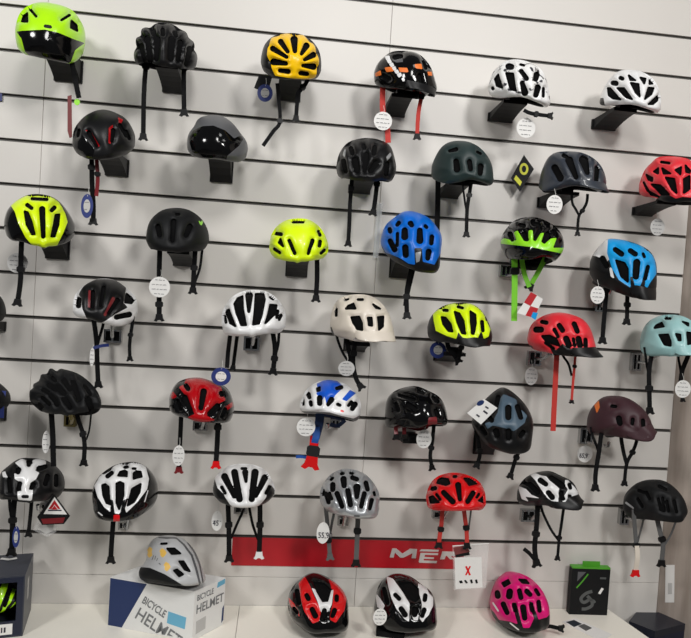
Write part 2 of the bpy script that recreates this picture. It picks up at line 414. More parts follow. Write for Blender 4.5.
    if vis is not None:
        Vw = X(vis)-base_pt; n = 25; lowv = Vw - np.array([0,0,.003]); V = np.vstack([Vw,lowv]); Fc = []
        for r_ in range(2):
            for j in range(n-1):
                a = r_*n+j; Fc += [(a,a+1,a+n+1,a+n),(3*n+a+n,3*n+a+n+1,3*n+a+1,3*n+a)]
        for j in range(n-1): Fc += [(2*n+j,2*n+j+1,5*n+j+1,5*n+j)]
        mesh('visor', V, Fc, vm, root, None, True)
    if cradle:
        ca_ = np.linspace(math.pi*.52, math.pi*1.48, 30); f_ = np.sin((ca_-ca_[0])/(ca_[-1]-ca_[0])*math.pi)**.5
        Ct = dome(ca_, np.full(30,.97), rim, None, .80); Cb = Ct*np.array([.93,.97,1]) - np.stack([0*f_,0*f_,0.008+.018*f_],-1)
        V = np.vstack([X(Ct),X(Cb),X(Ct*np.array([.95,.96,1])),X(Cb*np.array([.95,.96,1]))])-base_pt; Fc = []
        for j in range(29): Fc += [(j,j+1,30+j+1,30+j),(60+j,90+j,90+j+1,60+j+1),(30+j,31+j,91+j,90+j),(j,60+j,61+j,j+1)]
        mesh('retention_cradle', V, Fc, cradle, root, None, True)
    for st in straps: strap(root, base_pt, C[1], *st)
    HELM[key] = dict(root=root, C=C, short=short, y=C[1], zmin=base_pt[2], zback=Wo[Wo[:,1] > C[1]+.03][:,2].min(), top=Wo[:,2].max(), Wo=Wo, P=P, drop=.030 if cradle else 0)
    return root
def strap(root, bp, y, pts, wpx=4.6, mk='strap_black', buck='plastic', dy=0, slide=.35):
    if abs(pts[1][1]-pts[0][1]) > abs(pts[1][0]-pts[0][0]): pts = [(pts[0][0]-(pts[1][0]-pts[0][0])*.4, pts[0][1]-9)] + list(pts)
    P = np.array([at_y(px, py, y+dy) for px, py in pts]); s = np.array(spline(P, 5))
    sc = (2.24+y)/F; wdt = wpx*sc
    a = np.linspace(0,1,len(s))
    s = s + np.stack([0*a, .004*np.sin(a*5+pts[0][0]), 0*a],-1)
    o = MB().ribbon(s, wdt, .002).off(bp).build('strap', mk, root)
    if slide:
        i = int(len(s)*slide); t = s[min(i+1,len(s)-1)]-s[i]; t /= np.linalg.norm(t)+1e-9; nx = np.array([-t[2],0,t[0]]); c = s[i]-np.array([0,.005,0])
        h, b = wdt*.62, wdt*.75
        MB().prism([c+nx*b-t*h*.6, c+nx*b+t*h*.6, c+nx*b*.6+t*h, c-nx*b*.6+t*h, c-nx*b+t*h*.6, c-nx*b-t*h*.6, c-nx*b*.6-t*h, c+nx*b*.6-t*h],(0,.009,0)).off(bp).build('strap_slider','plastic',o)
    if buck:
        t = s[-1]-s[-3]; t /= np.linalg.norm(t)+1e-9; nx = np.array([-t[2],0,t[0]]); c = s[-1]-np.array([0,.004,0]); b = wdt*.62
        MB().prism([c-nx*b-t*b*1.3, c-nx*b*1.2+t*b*.1, c-nx*b*1.7+t*b*.9, c-nx*b*.9+t*b*1.2, c-nx*b*.35+t*b*.7, c+nx*b*.35+t*b*.7, c+nx*b*.9+t*b*1.2, c+nx*b*1.7+t*b*.9, c+nx*b*1.2+t*b*.1, c+nx*b-t*b*1.3],(0,.008,0)).off(bp).build('buckle',buck,o)
# shapes are read off enlarged crops of the photograph (8.625 x) whose corner is o: outline, vents, colour fields;
# tuples are tapered slots (x0,y0,r0,x1,y1,r1), lists are polygons. Straps are in photograph pixels.
K = 'strap_black'
helmet('h1','lime helmet with black face shield','bright lime aero bike helmet with a glossy black face shield','' or (10,0),
 [(40,265),(75,130),(140,60),(260,18),(420,40),(540,90),(605,175),(650,280),(645,400),(610,510),(540,560),(450,545),(300,515),(150,480),(65,410)],'lime',
 [[(80,165),(95,115),(130,90),(130,170)],[(545,160),(590,200),(598,255),(540,225)],(155,50,6,215,120,5),(450,155,5,525,110,7)],
 [('gloss_black',[[(60,275),(105,268),(300,258),(420,286),(560,345),(640,372),(600,400),(560,430),(520,540),(460,560),(190,510),(130,440),(100,330)]],'face_shield'),
  ('black',[(305,225,15,348,232,15)],'logo')],yaw=-2,pitch=10,rim=(1.8,.05,.05),
 straps=[([(72,62),(76,82),(79,98)],4.5,K,None,-.02,0)])
helmet('h2','black ribbed helmet in the top row','black ribbed road bike helmet with a scalloped outline and two long straps',(125,15),
 [(75,345),(84,300),(104,284),(92,240),(100,190),(138,184),(140,125),(182,103),(212,112),(262,75),(340,65),(430,90),(470,118),(530,150),(548,196),(592,232),(602,278),(592,300),(618,330),(624,385),(595,470),(520,485),(300,480),(130,450),(85,400)],'black',
 [(270,190,24,262,380,14),(410,200,24,400,380,14),(170,180,22,205,390,14),(490,220,20,470,390,14),(115,250,16,150,410,12),(575,280,16,545,430,12),(320,100,14,325,150,10),(230,120,16,240,150,10),(440,130,16,450,160,10)],
 yaw=0,pitch=4,ribs=(3,.07),sculpt=.5,wsm=.7,straps=[([(146,67),(144,97),(143,137)],4.4,K,'plastic'),([(184,68),(184,92),(184,113)],4.4,K,'plastic')])
helmet('h3','yellow helmet','yellow bike helmet with black sunburst vents and black sides',(252,25),
 [(75,290),(100,190),(140,130),(200,90),(340,68),(450,90),(540,160),(590,260),(595,390),(550,470),(440,478),(200,470),(110,410),(80,350)],'black',
 [(240,125,20,305,220,12),(365,105,28,373,215,14),(480,165,24,435,240,10),(165,190,20,295,270,11),(545,250,22,465,295,10),(175,315,26,290,330,13),(545,360,24,450,350,11),(235,395,14,310,405,18),(425,420,14,485,428,14)],
 [('yellow',[[(130,190),(170,110),(250,80),(340,66),(440,86),(530,160),(575,250),(582,340),(548,450),(500,478),(330,458),(200,436),(150,330),(130,260)]])],yaw=3,pitch=14,
 straps=[([(278,92),(280,121),(273,132),(263,146)],3.6,K,None,0,.5),([(306,83),(298,94),(297,104),(296,119)],4,K,'plastic')])
helmet('h4','black and orange helmet','black bike helmet with orange blocks, white lettering and red straps',(365,40),
 [(75,330),(80,270),(110,200),(160,150),(230,100),(320,92),(400,98),(480,130),(560,220),(600,330),(628,460),(560,472),(470,520),(330,490),(140,420),(90,390)],'gloss_black',
 [(250,130,16,310,120,12),(480,300,14,500,380,10),(150,300,16,200,330,14),(520,170,10,540,230,10)],
 [('orange',[[(170,238),(235,232),(245,266),(182,272)],[(292,240),(362,243),(372,276),(302,272)],[(430,212),(488,204),(496,246),(440,240)],[(545,275),(575,275),(578,305),(550,302)],[(85,290),(128,262),(122,298),(92,312)]]),
  ('white',[[(172,140),(205,132),(212,160),(184,168)],[(188,174),(216,164),(228,192),(204,200)],[(210,206),(238,196),(250,222),(226,232)],[(234,238),(258,228),(270,254),(250,262)],[(254,268),(282,256),(292,280),(270,290)],[(276,296),(306,282),(316,306),(292,322)],[(316,335),(335,328),(342,352),(328,356)]],'lettering'),
  ('white',[(420,312,10,434,342,10),(402,392,8,408,392,8),(476,456,8,482,456,8)],'logo'),
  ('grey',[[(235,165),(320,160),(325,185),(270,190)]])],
 yaw=38,pitch=4,visor=('black',.03,.004,50),
 straps=[([(383,86),(383,112),(387,128),(388,143)],5.5,'strap_red',None,0,0),([(421,99),(418,115),(417,137)],4,'strap_red','plastic',-.03,.3)])
helmet('h5','white floral helmet','white bike helmet with a black floral print and dark vents',(478,50),
 [(85,330),(120,210),(170,150),(240,95),(330,80),(430,100),(530,150),(585,240),(610,350),(620,490),(560,500),(440,470),(280,430),(130,410),(95,370)],'floral',
 [[(130,240),(160,200),(197,322),(150,305)],[(235,185),(300,190),(322,350),(275,335)],(258,122,24,282,126,22),(375,165,15,425,235,17),(385,275,15,410,370,26),(520,200,23,510,240,18),(530,320,23,510,390,18),(582,330,8,580,400,7),(110,325,9,112,330,9),(370,105,6,400,112,6)],
 [('white',[[(100,360),(130,335),(300,362),(440,410),(480,400),(620,440),(640,520),(440,500),(270,450),(90,430)]])],yaw=22,pitch=2,
 straps=[([(524,110),(530,113.5),(540,115),(551,115.5)],3.6,K,'plastic',-.08,.5)])
helmet('h6','plain white helmet in the top row','plain white bike helmet with wedge vents, no straps showing',(590,60),
 [(75,380),(105,280),(150,190),(240,100),(340,85),(460,105),(560,180),(605,290),(612,400),(590,467),(520,462),(330,420),(130,390),(85,410)],'white',
 [[(140,235),(160,235),(255,340),(190,330),(150,300)],[(230,235),(290,235),(365,338),(310,320)],[(355,185),(425,195),(436,312),(400,275)],[(520,230),(567,235),(545,290),(485,335)],[(600,310),(602,345),(560,382),(520,382)],(188,186,16,215,190,18),[(335,115),(395,160),(350,158)],[(445,135),(492,145),(480,190)],[(530,158),(558,190),(530,195)],(258,138,13,275,145,12)],
 [('black',[[(60,430),(60,330),(112,330),(122,380),(110,430)]])],yaw=20,pitch=2)
helmet('h7','black aero helmet with red slots','black aero bike helmet with glossy dark red slots',(63,100),
 [(80,390),(90,270),(130,200),(200,130),(320,82),(430,100),(540,160),(600,250),(625,330),(610,420),(560,460),(520,490),(400,520),(270,522),(180,510),(110,450)],'black',
 [(210,270,14,285,395,8),(440,250,16,428,350,10),(120,250,10,110,300,8),(500,200,12,560,300,12),(560,260,10,590,330,8)],
 [('deepred',[[(185,250),(225,262),(315,400),(285,400),(240,330)],[(398,240),(430,212),(436,260),(412,375),(396,372)],[(478,150),(520,165),(500,200)]],'red_panel'),
  ('gloss_black',[[(100,330),(160,300),(270,430),(250,500),(160,490)]])],yaw=6,pitch=12,
 straps=[([(92,158),(92,184),(93,205),(93,222)],4.4,K,'plastic'),([(97,160),(98,178),(96,196)],3.5,'dullred',None,-.025,.6)])
helmet('h8','grey helmet with black shield','grey aero bike helmet with a large glossy black shield',(175,105),
 [(100,330),(120,240),(170,180),(195,120),(280,90),(390,90),(490,150),(570,250),(625,330),(620,430),(580,500),(450,490),(380,475),(200,465),(120,410)],'grey',(),
 [('gloss_black',[[(120,290),(160,220),(240,185),(330,180),(430,220),(510,290),(575,262),(582,300),(550,350),(445,440),(440,500),(200,490),(150,400)]],'face_shield')],yaw=-4,pitch=12,rim=(1.8,.05,.05))
helmet('h9','black helmet beside the dark green one','matte black bike helmet with raised ribs beside the dark green one',(326,125),
 [(88,370),(105,270),(150,190),(230,130),(370,112),(500,140),(560,190),(595,300),(605,390),(560,490),(480,495),(330,490),(220,480),(110,450)],'black',
 [(235,300,26,258,395,18),(345,240,20,330,395,12),(440,330,22,390,395,18),(200,180,16,215,230,14),(430,170,16,420,230,14),(130,300,16,150,400,14),(550,330,16,540,430,14),(320,150,10,330,180,8)],
 [('silver',[[(140,260),(160,205),(162,250),(150,270)],[(525,275),(555,240),(565,260),(540,300)]],'painted_reflection')],pitch=6,ribs=(3,.05),sculpt=.5,  # pale reflections put into the shell colour as silver patches
 straps=[([(352,180),(350,204),(349,228),(348,244)],4,K,'plastic'),([(377,184),(375,200),(373,213)],4.4,K,'plastic')])
helmet('h10','dark green helmet','smooth dark green bike helmet with three small front vents',(422,130),
 [(78,380),(90,290),(150,170),(220,110),(320,92),(430,110),(530,180),(600,290),(615,400),(610,480),(540,488),(450,474),(250,480),(100,440)],'darkgreen',
 [(290,262,20,300,335,24),(415,265,18,425,335,15),(520,310,22,515,375,16),(230,165,8,290,150,14),(490,175,6,520,190,6)],yaw=28,pitch=4,
 straps=[([(438,182),(438,206),(437,231)],5.6,K,None,.1,0),([(470,192),(467,211),(466,235)],3.6,K,'plastic',-.05,.4),([(463,190),(465,201),(467,211)],2,K,None,-.05,0)])
helmet('h11','dark navy grey helmet','dark navy grey bike helmet with broad grey ribs and a round tag at its side',(532,140),
 [(55,430),(70,320),(110,200),(180,115),(310,97),(450,115),(560,180),(620,270),(650,400),(652,456),(540,452),(330,434),(180,455),(70,475)],'navygrey',
 [(320,160,30,385,320,16),(455,155,38,490,275,16),(185,230,26,240,325,26),(580,235,18,572,355,12),(270,115,14,300,130,10)],yaw=32,pitch=2,visor=('navygrey',.03,.004,45),
 straps=[([(573,203),(576,210),(579,217)],2.4,K,None,-.04,0),([(586,203),(582,211),(579,217),(578,234)],2.8,K,'plastic',-.05,.5)])
helmet('h12','coral red helmet by the wood side wall','coral red bike helmet with many angular vents beside the wood side wall',(611,148),
 [(240,400),(245,310),(290,190),(360,120),(400,80),(540,72),(680,100),(745,180),(790,290),(800,400),(790,470),(690,502),(520,490),(380,440),(270,420)],'coral',
 [[(290,220),(345,250),(342,278),(310,265)],[(360,190),(397,158),(397,208)],[(435,158),(512,207),(450,207)],[(560,175),(612,148),(606,215)],[(470,245),(550,258),(570,390),(530,355)],[(640,260),(692,230),(692,350),(640,390)],[(340,310),(420,318),(500,402),(430,402)],[(265,290),(300,370),(405,425),(330,405)],[(655,130),(700,180),(690,200),(660,190)],[(720,260),(770,300),(750,390)],(430,100,7,500,110,7)],
 [('black',[[(250,420),(390,445),(430,405),(480,400),(560,440),(620,425),(690,432),(820,400),(820,520),(560,520),(240,480)]])],yaw=14,pitch=4)
helmet('h13','neon helmet with black sides','neon yellow bike helmet with glossy black sides and long vents',(0,185),
 [(30,330),(55,230),(90,180),(150,130),(260,80),(420,90),(520,150),(590,240),(640,330),(645,430),(590,500),(480,537),(290,532),(180,495),(90,480),(45,400)],'gloss_black',
 [(272,97,9,408,104,9),(225,155,13,265,185,11),(480,180,13,455,205,13),(365,195,23,375,450,15),[(200,215),(230,225),(265,310),(295,430),(270,430),(220,340)],[(490,250),(525,245),(515,340),(480,450),(450,450),(475,330)]],
 [('neon',[[(88,165),(150,125),(260,74),(420,88),(510,146),(562,240),(582,320),(542,420),(482,540),(290,532),(220,450),(160,330),(130,230)]])],pitch=26,
 straps=[([(22,244),(21,262),(20,281),(17,303)],4.6,K,'plastic',0,.6)])
helmet('h14','matte black helmet with a green mark','matte black aero bike helmet with a small green mark on its side',(137,196),
 [(75,380),(90,270),(130,190),(220,120),(340,102),(450,120),(550,190),(610,290),(620,390),(570,470),(480,487),(250,484),(130,470)],'matte_black',
 [(312,205,20,300,385,14),(465,255,22,430,335,18),(165,255,20,180,335,16),(340,140,8,360,140,8)],
 [('lime2',[[(535,215),(552,228),(562,212),(568,228),(556,250),(546,242)]],'logo')],yaw=-4,pitch=8,
 straps=[([(160,250),(159,284),(159,318)],4.8,K,'plastic',0,.85),([(195,252),(194,272),(193,291)],4.6,K,'plastic',0,.6),([(202,252),(200,268),(195,282)],2.4,K,None,.02,0)])
helmet('h15','plain neon helmet','all neon yellow aero bike helmet with slim slot vents and one short strap',(258,205),
 [(95,380),(110,270),(150,200),(220,140),(340,115),(450,130),(540,200),(590,290),(610,380),(560,460),(440,492),(240,490),(140,460)],'neon',
 [(300,126,8,390,126,8),(262,300,11,315,420,10),(480,300,13,440,420,9),[(165,320),(180,285),(205,355)],(125,380,9,175,415,7),(550,310,11,545,350,10),(590,390,8,560,420,7),(140,235,10,185,242,12),(535,215,7,550,250,8)],pitch=10,
 straps=[([(317,262),(317,280),(316,299)],4.8,K,'plastic',0,.1)])
helmet('h16','blue helmet','bright blue bike helmet with a black visor',(370,202),
 [(90,330),(110,250),(150,180),(220,130),(290,80),(380,82),(500,130),(580,220),(620,300),(612,420),(585,605),(480,622),(380,600),(200,515),(130,440),(95,380)],'blue',
 [(350,165,20,360,180,16),(295,230,22,295,290,26),(437,230,20,437,325,26),(300,390,24,305,460,22),(520,430,22,510,490,16),(550,290,16,545,350,14),(240,160,14,225,180,10),(155,220,14,160,240,14),(160,330,18,200,410,20),(228,260,9,225,370,8),(490,190,12,500,200,10)],
 [('black',[[(70,330),(130,440),(240,480),(330,535),(392,545),(385,400),(445,400),(455,520),(560,545),(625,420),(660,660),(80,660)]],'visor_mount'),
  ('silver',[[(395,440),(440,430),(425,510),(400,520)]],'vent_trim_or_highlight')],yaw=10,pitch=22,
 straps=[([(411,270),(407,292),(407,316)],4.6,K,'plastic',-.03,.7),([(412,275),(407,296),(405,306)],4.6,K,None,-.02,0)])
helmet('h17','black helmet with green crown pattern','glossy black bike helmet with a lime zigzag band and lime straps',(490,205),
 [(85,330),(105,260),(170,170),(240,120),(370,102),(470,130),(570,190),(625,270),(640,370),(610,430),(540,500),(400,540),(200,490),(120,420)],'gloss_black',
 [(440,190,16,390,285,10),(290,230,16,320,290,8),(160,240,20,180,290,12),(510,240,22,480,310,10),(250,150,12,290,160,12),(390,140,14,430,150,12),(560,210,12,570,240,10)],
 [('lime2',[[(88,310),(120,288),(232,308),(203,235),(235,222),(290,312),(330,312),(335,218),(365,218),(375,302),(400,312),(430,233),(467,238),(440,315),(480,335),(530,290),(574,283),(540,372),(645,372),(640,420),(350,358),(90,330)]])],cradle='plastic',pitch=0,roll=-4,
 straps=[([(514,250),(515,268),(515,284),(514,321)],6.2,'strap_lime',None,0,.55),([(522,258),(525,275),(529,287)],5,'strap_lime',None,.01,0),([(546,255),(538,272),(530,287)],5,'strap_lime','plastic',.01,0)])
helmet('h18','sky blue, white and black helmet','sky blue bike helmet with white and black rear half and black visor',(582,230),
 [(60,370),(75,250),(110,190),(170,120),(220,75),(380,90),(520,140),(600,200),(640,290),(645,400),(625,580),(480,602),(380,575),(250,525),(200,505),(100,460)],'black',
 [(285,150,18,340,190,20),(425,160,18,470,190,18),[(290,250),(370,275),(400,330),(400,450),(340,400)],(485,270,28,475,400,24),(590,310,12,562,420,12),(545,190,8,555,215,8),(165,235,22,200,300,20)],
 [('white',[[(85,215),(215,65),(232,100),(232,250),(200,262),(180,212),(130,222)],[(235,320),(255,330),(275,415),(250,400)]],'white_panel'),
  ('skyblue',[[(218,200),(225,80),(300,70),(500,125),(605,195),(645,290),(640,380),(560,500),(545,480),(590,380),(612,290),(560,300),(540,400),(480,520),(460,500),(448,400),(418,400),(418,495),(320,430),(260,330)]])],cradle='plastic',yaw=28,pitch=18,visor=('black',.025,.008,48),
 straps=[([(606,286),(605,310),(603,341)],4.8,K,'plastic',0,.4),([(628,297),(627,310),(626,322)],4.4,K,'plastic',-.04,.5)])
helmet('h19','white helmet with black centre','white bike helmet with a black centre panel and dark red slots',(65,268),
 [(65,380),(75,260),(110,200),(180,140),(280,95),(420,100),(510,155),(570,210),(622,280),(625,380),(600,460),(480,512),(370,495),(200,445),(80,410)],'white',
 [(95,265,22,95,320,18),(450,428,17,570,402,20),[(545,210),(612,265),(590,297),(530,290)],(230,190,12,222,330,10),(460,270,16,380,390,10),(330,150,12,300,320,8)],
 [('black',[[(115,225),(180,132),(280,85),(420,90),(525,165),(532,250),(510,290),(537,340),(460,382),(350,452),(300,480),(200,455),(150,350)]]),
  ('dullred',[(208,190,11,200,330,10),(420,265,18,345,405,12)],'red_panel')],yaw=-6,pitch=14,
 straps=[([(94,322),(96,340),(97,360),(98.5,385)],4.6,K,'plastic',.095,0),([(103,326),(99,338),(96,350)],2.6,K,None,.02,0),([(93,348),(101,346),(109,345)],3,'tagblue',None,0,0),([(132,325),(130,342),(130,359)],3.2,K,'plastic',0,.55)])
helmet('h20','white helmet with tall black vents','white bike helmet with tall black vents and a blue round tag below',(213,280),
 [(70,310),(95,240),(160,150),(260,95),(380,85),(480,105),(570,180),(620,270),(627,380),(580,455),(440,474),(260,492),(110,485),(82,400)],'white',
 [[(170,190),(200,140),(245,120),(250,240),(280,390),(235,390),(190,280)],(308,115,30,305,262,9),[(370,100),(440,95),(455,150),(425,300),(400,375),(345,385),(360,250)],[(505,200),(565,205),(545,290),(460,375),(485,290)],[(90,260),(120,245),(145,320),(180,400),(130,370)],(78,310,8,92,365,6),(575,260,10,565,320,6),(605,300,10,590,340,6),(505,130,6,530,145,8)],pitch=8,
 straps=[([(230,336),(228,352),(227,368)],4.2,K,None,0,0),([(237,336),(235,352),(233,368)],3.6,K,'plastic',.03,0),([(273,333),(275,350),(273,372)],4.8,K,'plastic',0,.75),([(279,333),(278,345),(275,356)],3,K,None,.03,0)])
helmet('h21','cream helmet','cream bike helmet with a built-in peak and black angular vents',(322,282),
 [(70,340),(90,240),(130,160),(200,120),(310,105),(420,120),(510,180),(580,280),(615,400),(627,500),(560,521),(320,521),(200,495),(110,470),(75,420)],'cream',
 [[(195,215),(215,190),(265,168),(285,215)],[(450,175),(515,215),(480,210)],[(245,295),(320,290),(345,350),(348,415),(300,405),(265,350)],[(400,300),(435,300),(440,375),(410,370)],[(495,295),(545,290),(540,380),(505,412)],(310,130,7,350,130,7),(105,220,8,105,280,6),(190,135,6,215,125,6)],
 [('black',[[(60,395),(80,390),(110,470),(70,470)]])],yaw=22,pitch=8,visor=('cream',.03,.003,48),
 straps=[([(338,341),(343,353),(350,364)],2.6,K,None,0,0),([(347,341),(350,355),(352,366)],4.6,K,None,0,0),([(355,341),(353,362),(356,378),(361,387)],4.6,K,'plastic',-.02,.4)])
helmet('h22','neon helmet with black visor','neon yellow bike helmet with a black visor, black base and small red badge',(420,292),
 [(60,330),(80,240),(120,180),(200,120),(320,92),(450,105),(530,160),(580,240),(620,350),(620,432),(500,477),(400,472),(250,444),(120,430),(75,400)],'black',
 [(195,140,8,225,142,9),(330,108,8,370,118,7),[(175,205),(210,210),(260,270),(275,340),(240,335),(190,270)],[(297,155),(340,170),(380,240),(395,360),(365,355),(320,250)],[(445,150),(490,180),(495,260),(475,365),(460,360),(448,250)],(553,250,12,560,330,10)],
 [('neon',[[(112,180),(200,112),(320,84),(450,97),(535,155),(588,240),(610,320),(592,382),(552,402),(545,330),(520,350),(490,418),(400,418),(360,380),(330,340),(310,402),(230,377),(138,332),(118,240)]]),
  ('red',[[(445,448),(502,448),(502,472),(450,474)]],'badge')],cradle='plastic',yaw=24,pitch=12,visor=('black',.025,.004,50),
 straps=[([(449,348),(454,355),(458,361)],4.6,K,'plastic',0,0),([(461,346),(460,352),(459,360)],3.8,K,None,-.01,.4)])
helmet('h23','coral red helmet with black visor','coral red bike helmet with a black visor and a long red strap',(521,300),
 [(50,360),(70,250),(120,180),(220,125),(330,105),(450,130),(550,180),(610,270),(640,380),(682,480),(660,500),(420,492),(300,474),(200,455),(100,425)],'coral',
 [(170,172,12,210,180,13),(115,245,22,160,245,22),[(170,305),(240,300),(300,330),(330,395),(260,375),(200,345)],(285,245,12,320,310,8),(330,205,18,360,250,18),(395,330,24,420,390,22),(470,190,18,500,260,16),(510,330,22,525,390,22),(575,340,14,580,400,12),(460,330,8,475,400,6),(200,370,8,275,420,8)],
 [('black',[[(225,380),(300,440),(360,380),(420,420),(500,430),(560,410),(640,430),(700,480),(700,520),(400,510),(280,470)],[(40,385),(90,395),(112,435),(50,420)]])],yaw=38,pitch=6,visor=('black',.035,.004,50),
 straps=[([(557,352),(556,380),(553,431)],5.6,'strap_red',None,0,.35),([(563,356),(568,364),(572,376)],2.4,K,None,-.03,0),([(575,354),(574,376),(572,402)],2.6,'strap_red','plastic',-.04,.5)])
helmet('h24','mint helmet','pale mint bike helmet with a built-in peak beside the wood side wall',(611,300),
 [(250,420),(260,300),(300,210),(380,150),(490,125),(620,140),(720,200),(780,300),(808,420),(800,482),(640,492),(430,488),(300,493),(260,455)],'mint',
 [[(365,230),(380,205),(430,180),(450,215)],[(410,295),(490,290),(515,350),(515,395),(460,385)],[(565,285),(605,290),(608,345),(590,345)],[(670,270),(730,280),(725,370),(680,380)],(470,140,6,510,140,6),[(630,170),(680,185),(680,205)]],yaw=14,pitch=8,visor=('mint',.028,.003,48),
 straps=[([(652,357),(649,375),(649,411)],5,K,'plastic',0,.8),([(645,356),(647,365),(650,376)],2.6,K,None,.02,0),([(687,357),(683,370),(681,384)],5,K,None,-.02,0),([(679,357),(681,372),(682,400)],2.6,K,'plastic',-.01,0)])
helmet('h25','black finned helmet','black bike helmet with finned ribs above a white and black helmet',(25,358),
 [(36,330),(40,275),(68,262),(72,208),(98,214),(128,180),(138,134),(172,142),(198,122),(208,86),(244,94),(272,116),(302,92),(340,98),(450,130),(550,200),(620,280),(657,370),(650,460),(600,496),(480,502),(330,492),(180,487),(110,440),(50,380)],'matte_black',
 [(280,240,14,335,295,18),(200,320,16,265,395,16),(120,340,14,185,400,14),(345,355,18,395,435,16),(430,190,20,480,350,14),(560,360,18,590,440,16),(200,225,14,260,260,12),(130,260,12,180,290,12),(330,170,14,390,260,12),(220,140,12,250,170,10),(540,230,14,590,300,12),(90,400,10,120,430,10)],
 yaw=46,pitch=4,ribs=(4,.07),sculpt=.6,wsm=.6,
 straps=[([(51,415),(53,440),(54,466)],5,K,None,0,0),([(78,420),(83,434),(85,446),(84,463)],4,K,'plastic',-.04,.5),([(91,417),(89,430),(86,440)],1.6,K,None,-.05,0)])
helmet('h26','glossy red and black helmet','glossy red and black bike helmet with a long central vent',(160,365),
 [(75,310),(100,220),(150,150),(240,115),(350,110),(480,150),(580,200),(630,310),(637,400),(590,500),(480,507),(330,494),(250,474),(130,430),(85,390)],'gloss_black',
 [(213,160,16,232,188,16),(378,215,24,352,370,16),(540,230,14,547,247,12),(200,270,22,255,400,14),(505,350,20,430,420,14),(135,300,12,160,380,10),(580,380,12,550,450,10)],
 [('deepred',[[(225,112),(350,100),(490,145),(545,210),(565,300),(480,345),(400,440),(470,475),(330,510),(235,455),(300,425),(225,270),(165,190)],[(80,270),(110,230),(135,265),(100,285)],[(575,360),(625,320),(640,345),(590,390)]],'red_panel')],pitch=8,
 straps=[([(181,417),(180,440),(179,470)],4.4,K,'dullred',0,0),([(218,424),(217,445),(216,465)],5,K,'red',0,.4)])
helmet('h27','white and blue helmet','white bike helmet with a blue crown and blue straps with a red buckle',(291,368),
 [(75,310),(100,240),(150,170),(230,120),(330,100),(440,125),(530,180),(600,290),(592,420),(540,472),(420,435),(330,404),(200,394),(90,388)],'white',
 [(240,250,20,240,300,18),(350,265,20,318,312,12),(155,290,12,160,315,10),(135,215,15,145,245,12),(570,310,20,545,350,16),(535,290,12,510,320,8),(410,310,10,430,318,8),[(215,160),(240,150),(240,180),(218,185)],(400,160,10,440,150,14),(85,270,7,88,310,6)],
 [('royal',[[(222,130),(330,90),(455,125),(430,182),(380,232),(312,325),(290,235),(262,270),(218,220)],[(445,268),(510,192),(558,215),(480,282)]],'blue_panel'),
  ('red',[(436,370,10,450,374,10)],'badge'),('grey',[[(60,375),(200,378),(330,385),(430,415),(540,440),(600,410),(620,490),(420,470),(60,420)]],'base_trim_or_inside')],cradle='darkblue',yaw=8,pitch=4,roll=-4,
 straps=[([(320,414),(319,424),(315,438)],9,'darkblue',None,0,0),([(345,420),(338,426),(330,424)],4,'darkblue',None,.02,0),([(316,436),(315,441),(314,446)],7,'strap_blue',None,-.01,0),([(314,445),(312.5,455),(311,463)],9,'red','red',-.014,.5),([(296,457),(304,457),(310,458)],3,'strap_blue',None,0,0)])
helmet('h28','glossy black helmet','glossy piano black bike helmet with a dark red rear light',(377,375),
 [(70,330),(85,210),(150,140),(240,105),(340,95),(430,130),(540,190),(590,280),(607,380),(602,442),(500,449),(330,464),(200,455),(80,455)],'gloss_black',
 [(365,118,14,405,132,12),(500,180,12,520,210,10),(180,160,8,320,200,8),(265,250,20,330,282,14),(150,240,12,170,300,12),(530,300,10,540,350,10)],
 [('dullred',[[(448,370),(522,362),(515,440),(440,425)]],'rear_light')],cradle='dullred',yaw=20,pitch=4,
 straps=[([(396,428),(396,433),(396,437)],4,'dullred','plastic',-.02,0),([(404,428),(404,433),(404,437)],4,'dullred','plastic',-.02,0),([(434,426),(432,442),(430,455),(432,468)],3.8,K,'plastic',-.02,.6)])
helmet('h29','slate helmet hung nose down','slate blue and black bike helmet hung nose down with a white card on it',(462,382),
 [(80,350),(110,250),(200,150),(330,45),(390,55),(490,130),(570,230),(615,350),(607,470),(580,592),(450,632),(350,612),(220,562),(140,470),(90,400)],'black',
 [(405,212,24,405,298,22),(490,200,18,522,300,16),(290,430,24,300,470,20),(408,430,22,408,490,20),(520,470,16,545,440,16),(310,110,16,290,200,14),(230,300,16,250,330,14),(160,400,14,190,450,14)],
 [('slate',[[(320,130),(360,105),(465,150),(565,290),(542,350),(450,422),(360,392),(260,372),(220,402),(195,360),(270,330),(312,260)]]),
  ('silver',[[(388,450),(430,440),(425,500),(395,505)]],'vent_trim_or_highlight')],yaw=8,pitch=42,  # grey highlight put into the shell colour as a silver field
 straps=[([(476,430),(479,446),(480,456),(477,466)],4,K,'plastic',0,.6),([(519,452),(515,462),(510,476)],4,K,'plastic',-.02,.5)])
helmet('h30','maroon helmet','matte maroon bike helmet with a peak and an orange flame mark',(580,384),
 [(55,360),(75,250),(130,170),(200,110),(320,100),(430,130),(530,200),(600,290),(640,400),(657,506),(560,506),(470,488),(330,464),(180,444),(80,434)],'maroon',
 [(335,290,22,345,335,20),(465,300,12,460,340,10),(560,310,14,565,360,12),(270,175,9,305,178,9)],
 [('orange',[[(126,180),(160,148),(167,200),(145,247)]],'logo')],cradle='plastic',yaw=38,pitch=2,visor=('maroon',.018,.004,62),
 straps=[([(601,436),(599,455),(596,474),(595,488)],4.8,K,'plastic',0,0),([(593,436),(597,448),(599,458)],2.8,K,None,.02,0),([(621,439),(624,452),(627,464)],4,K,None,-.03,0),([(636,441),(632,452),(627,464),(625,484)],3.6,K,'plastic',-.03,.5)])
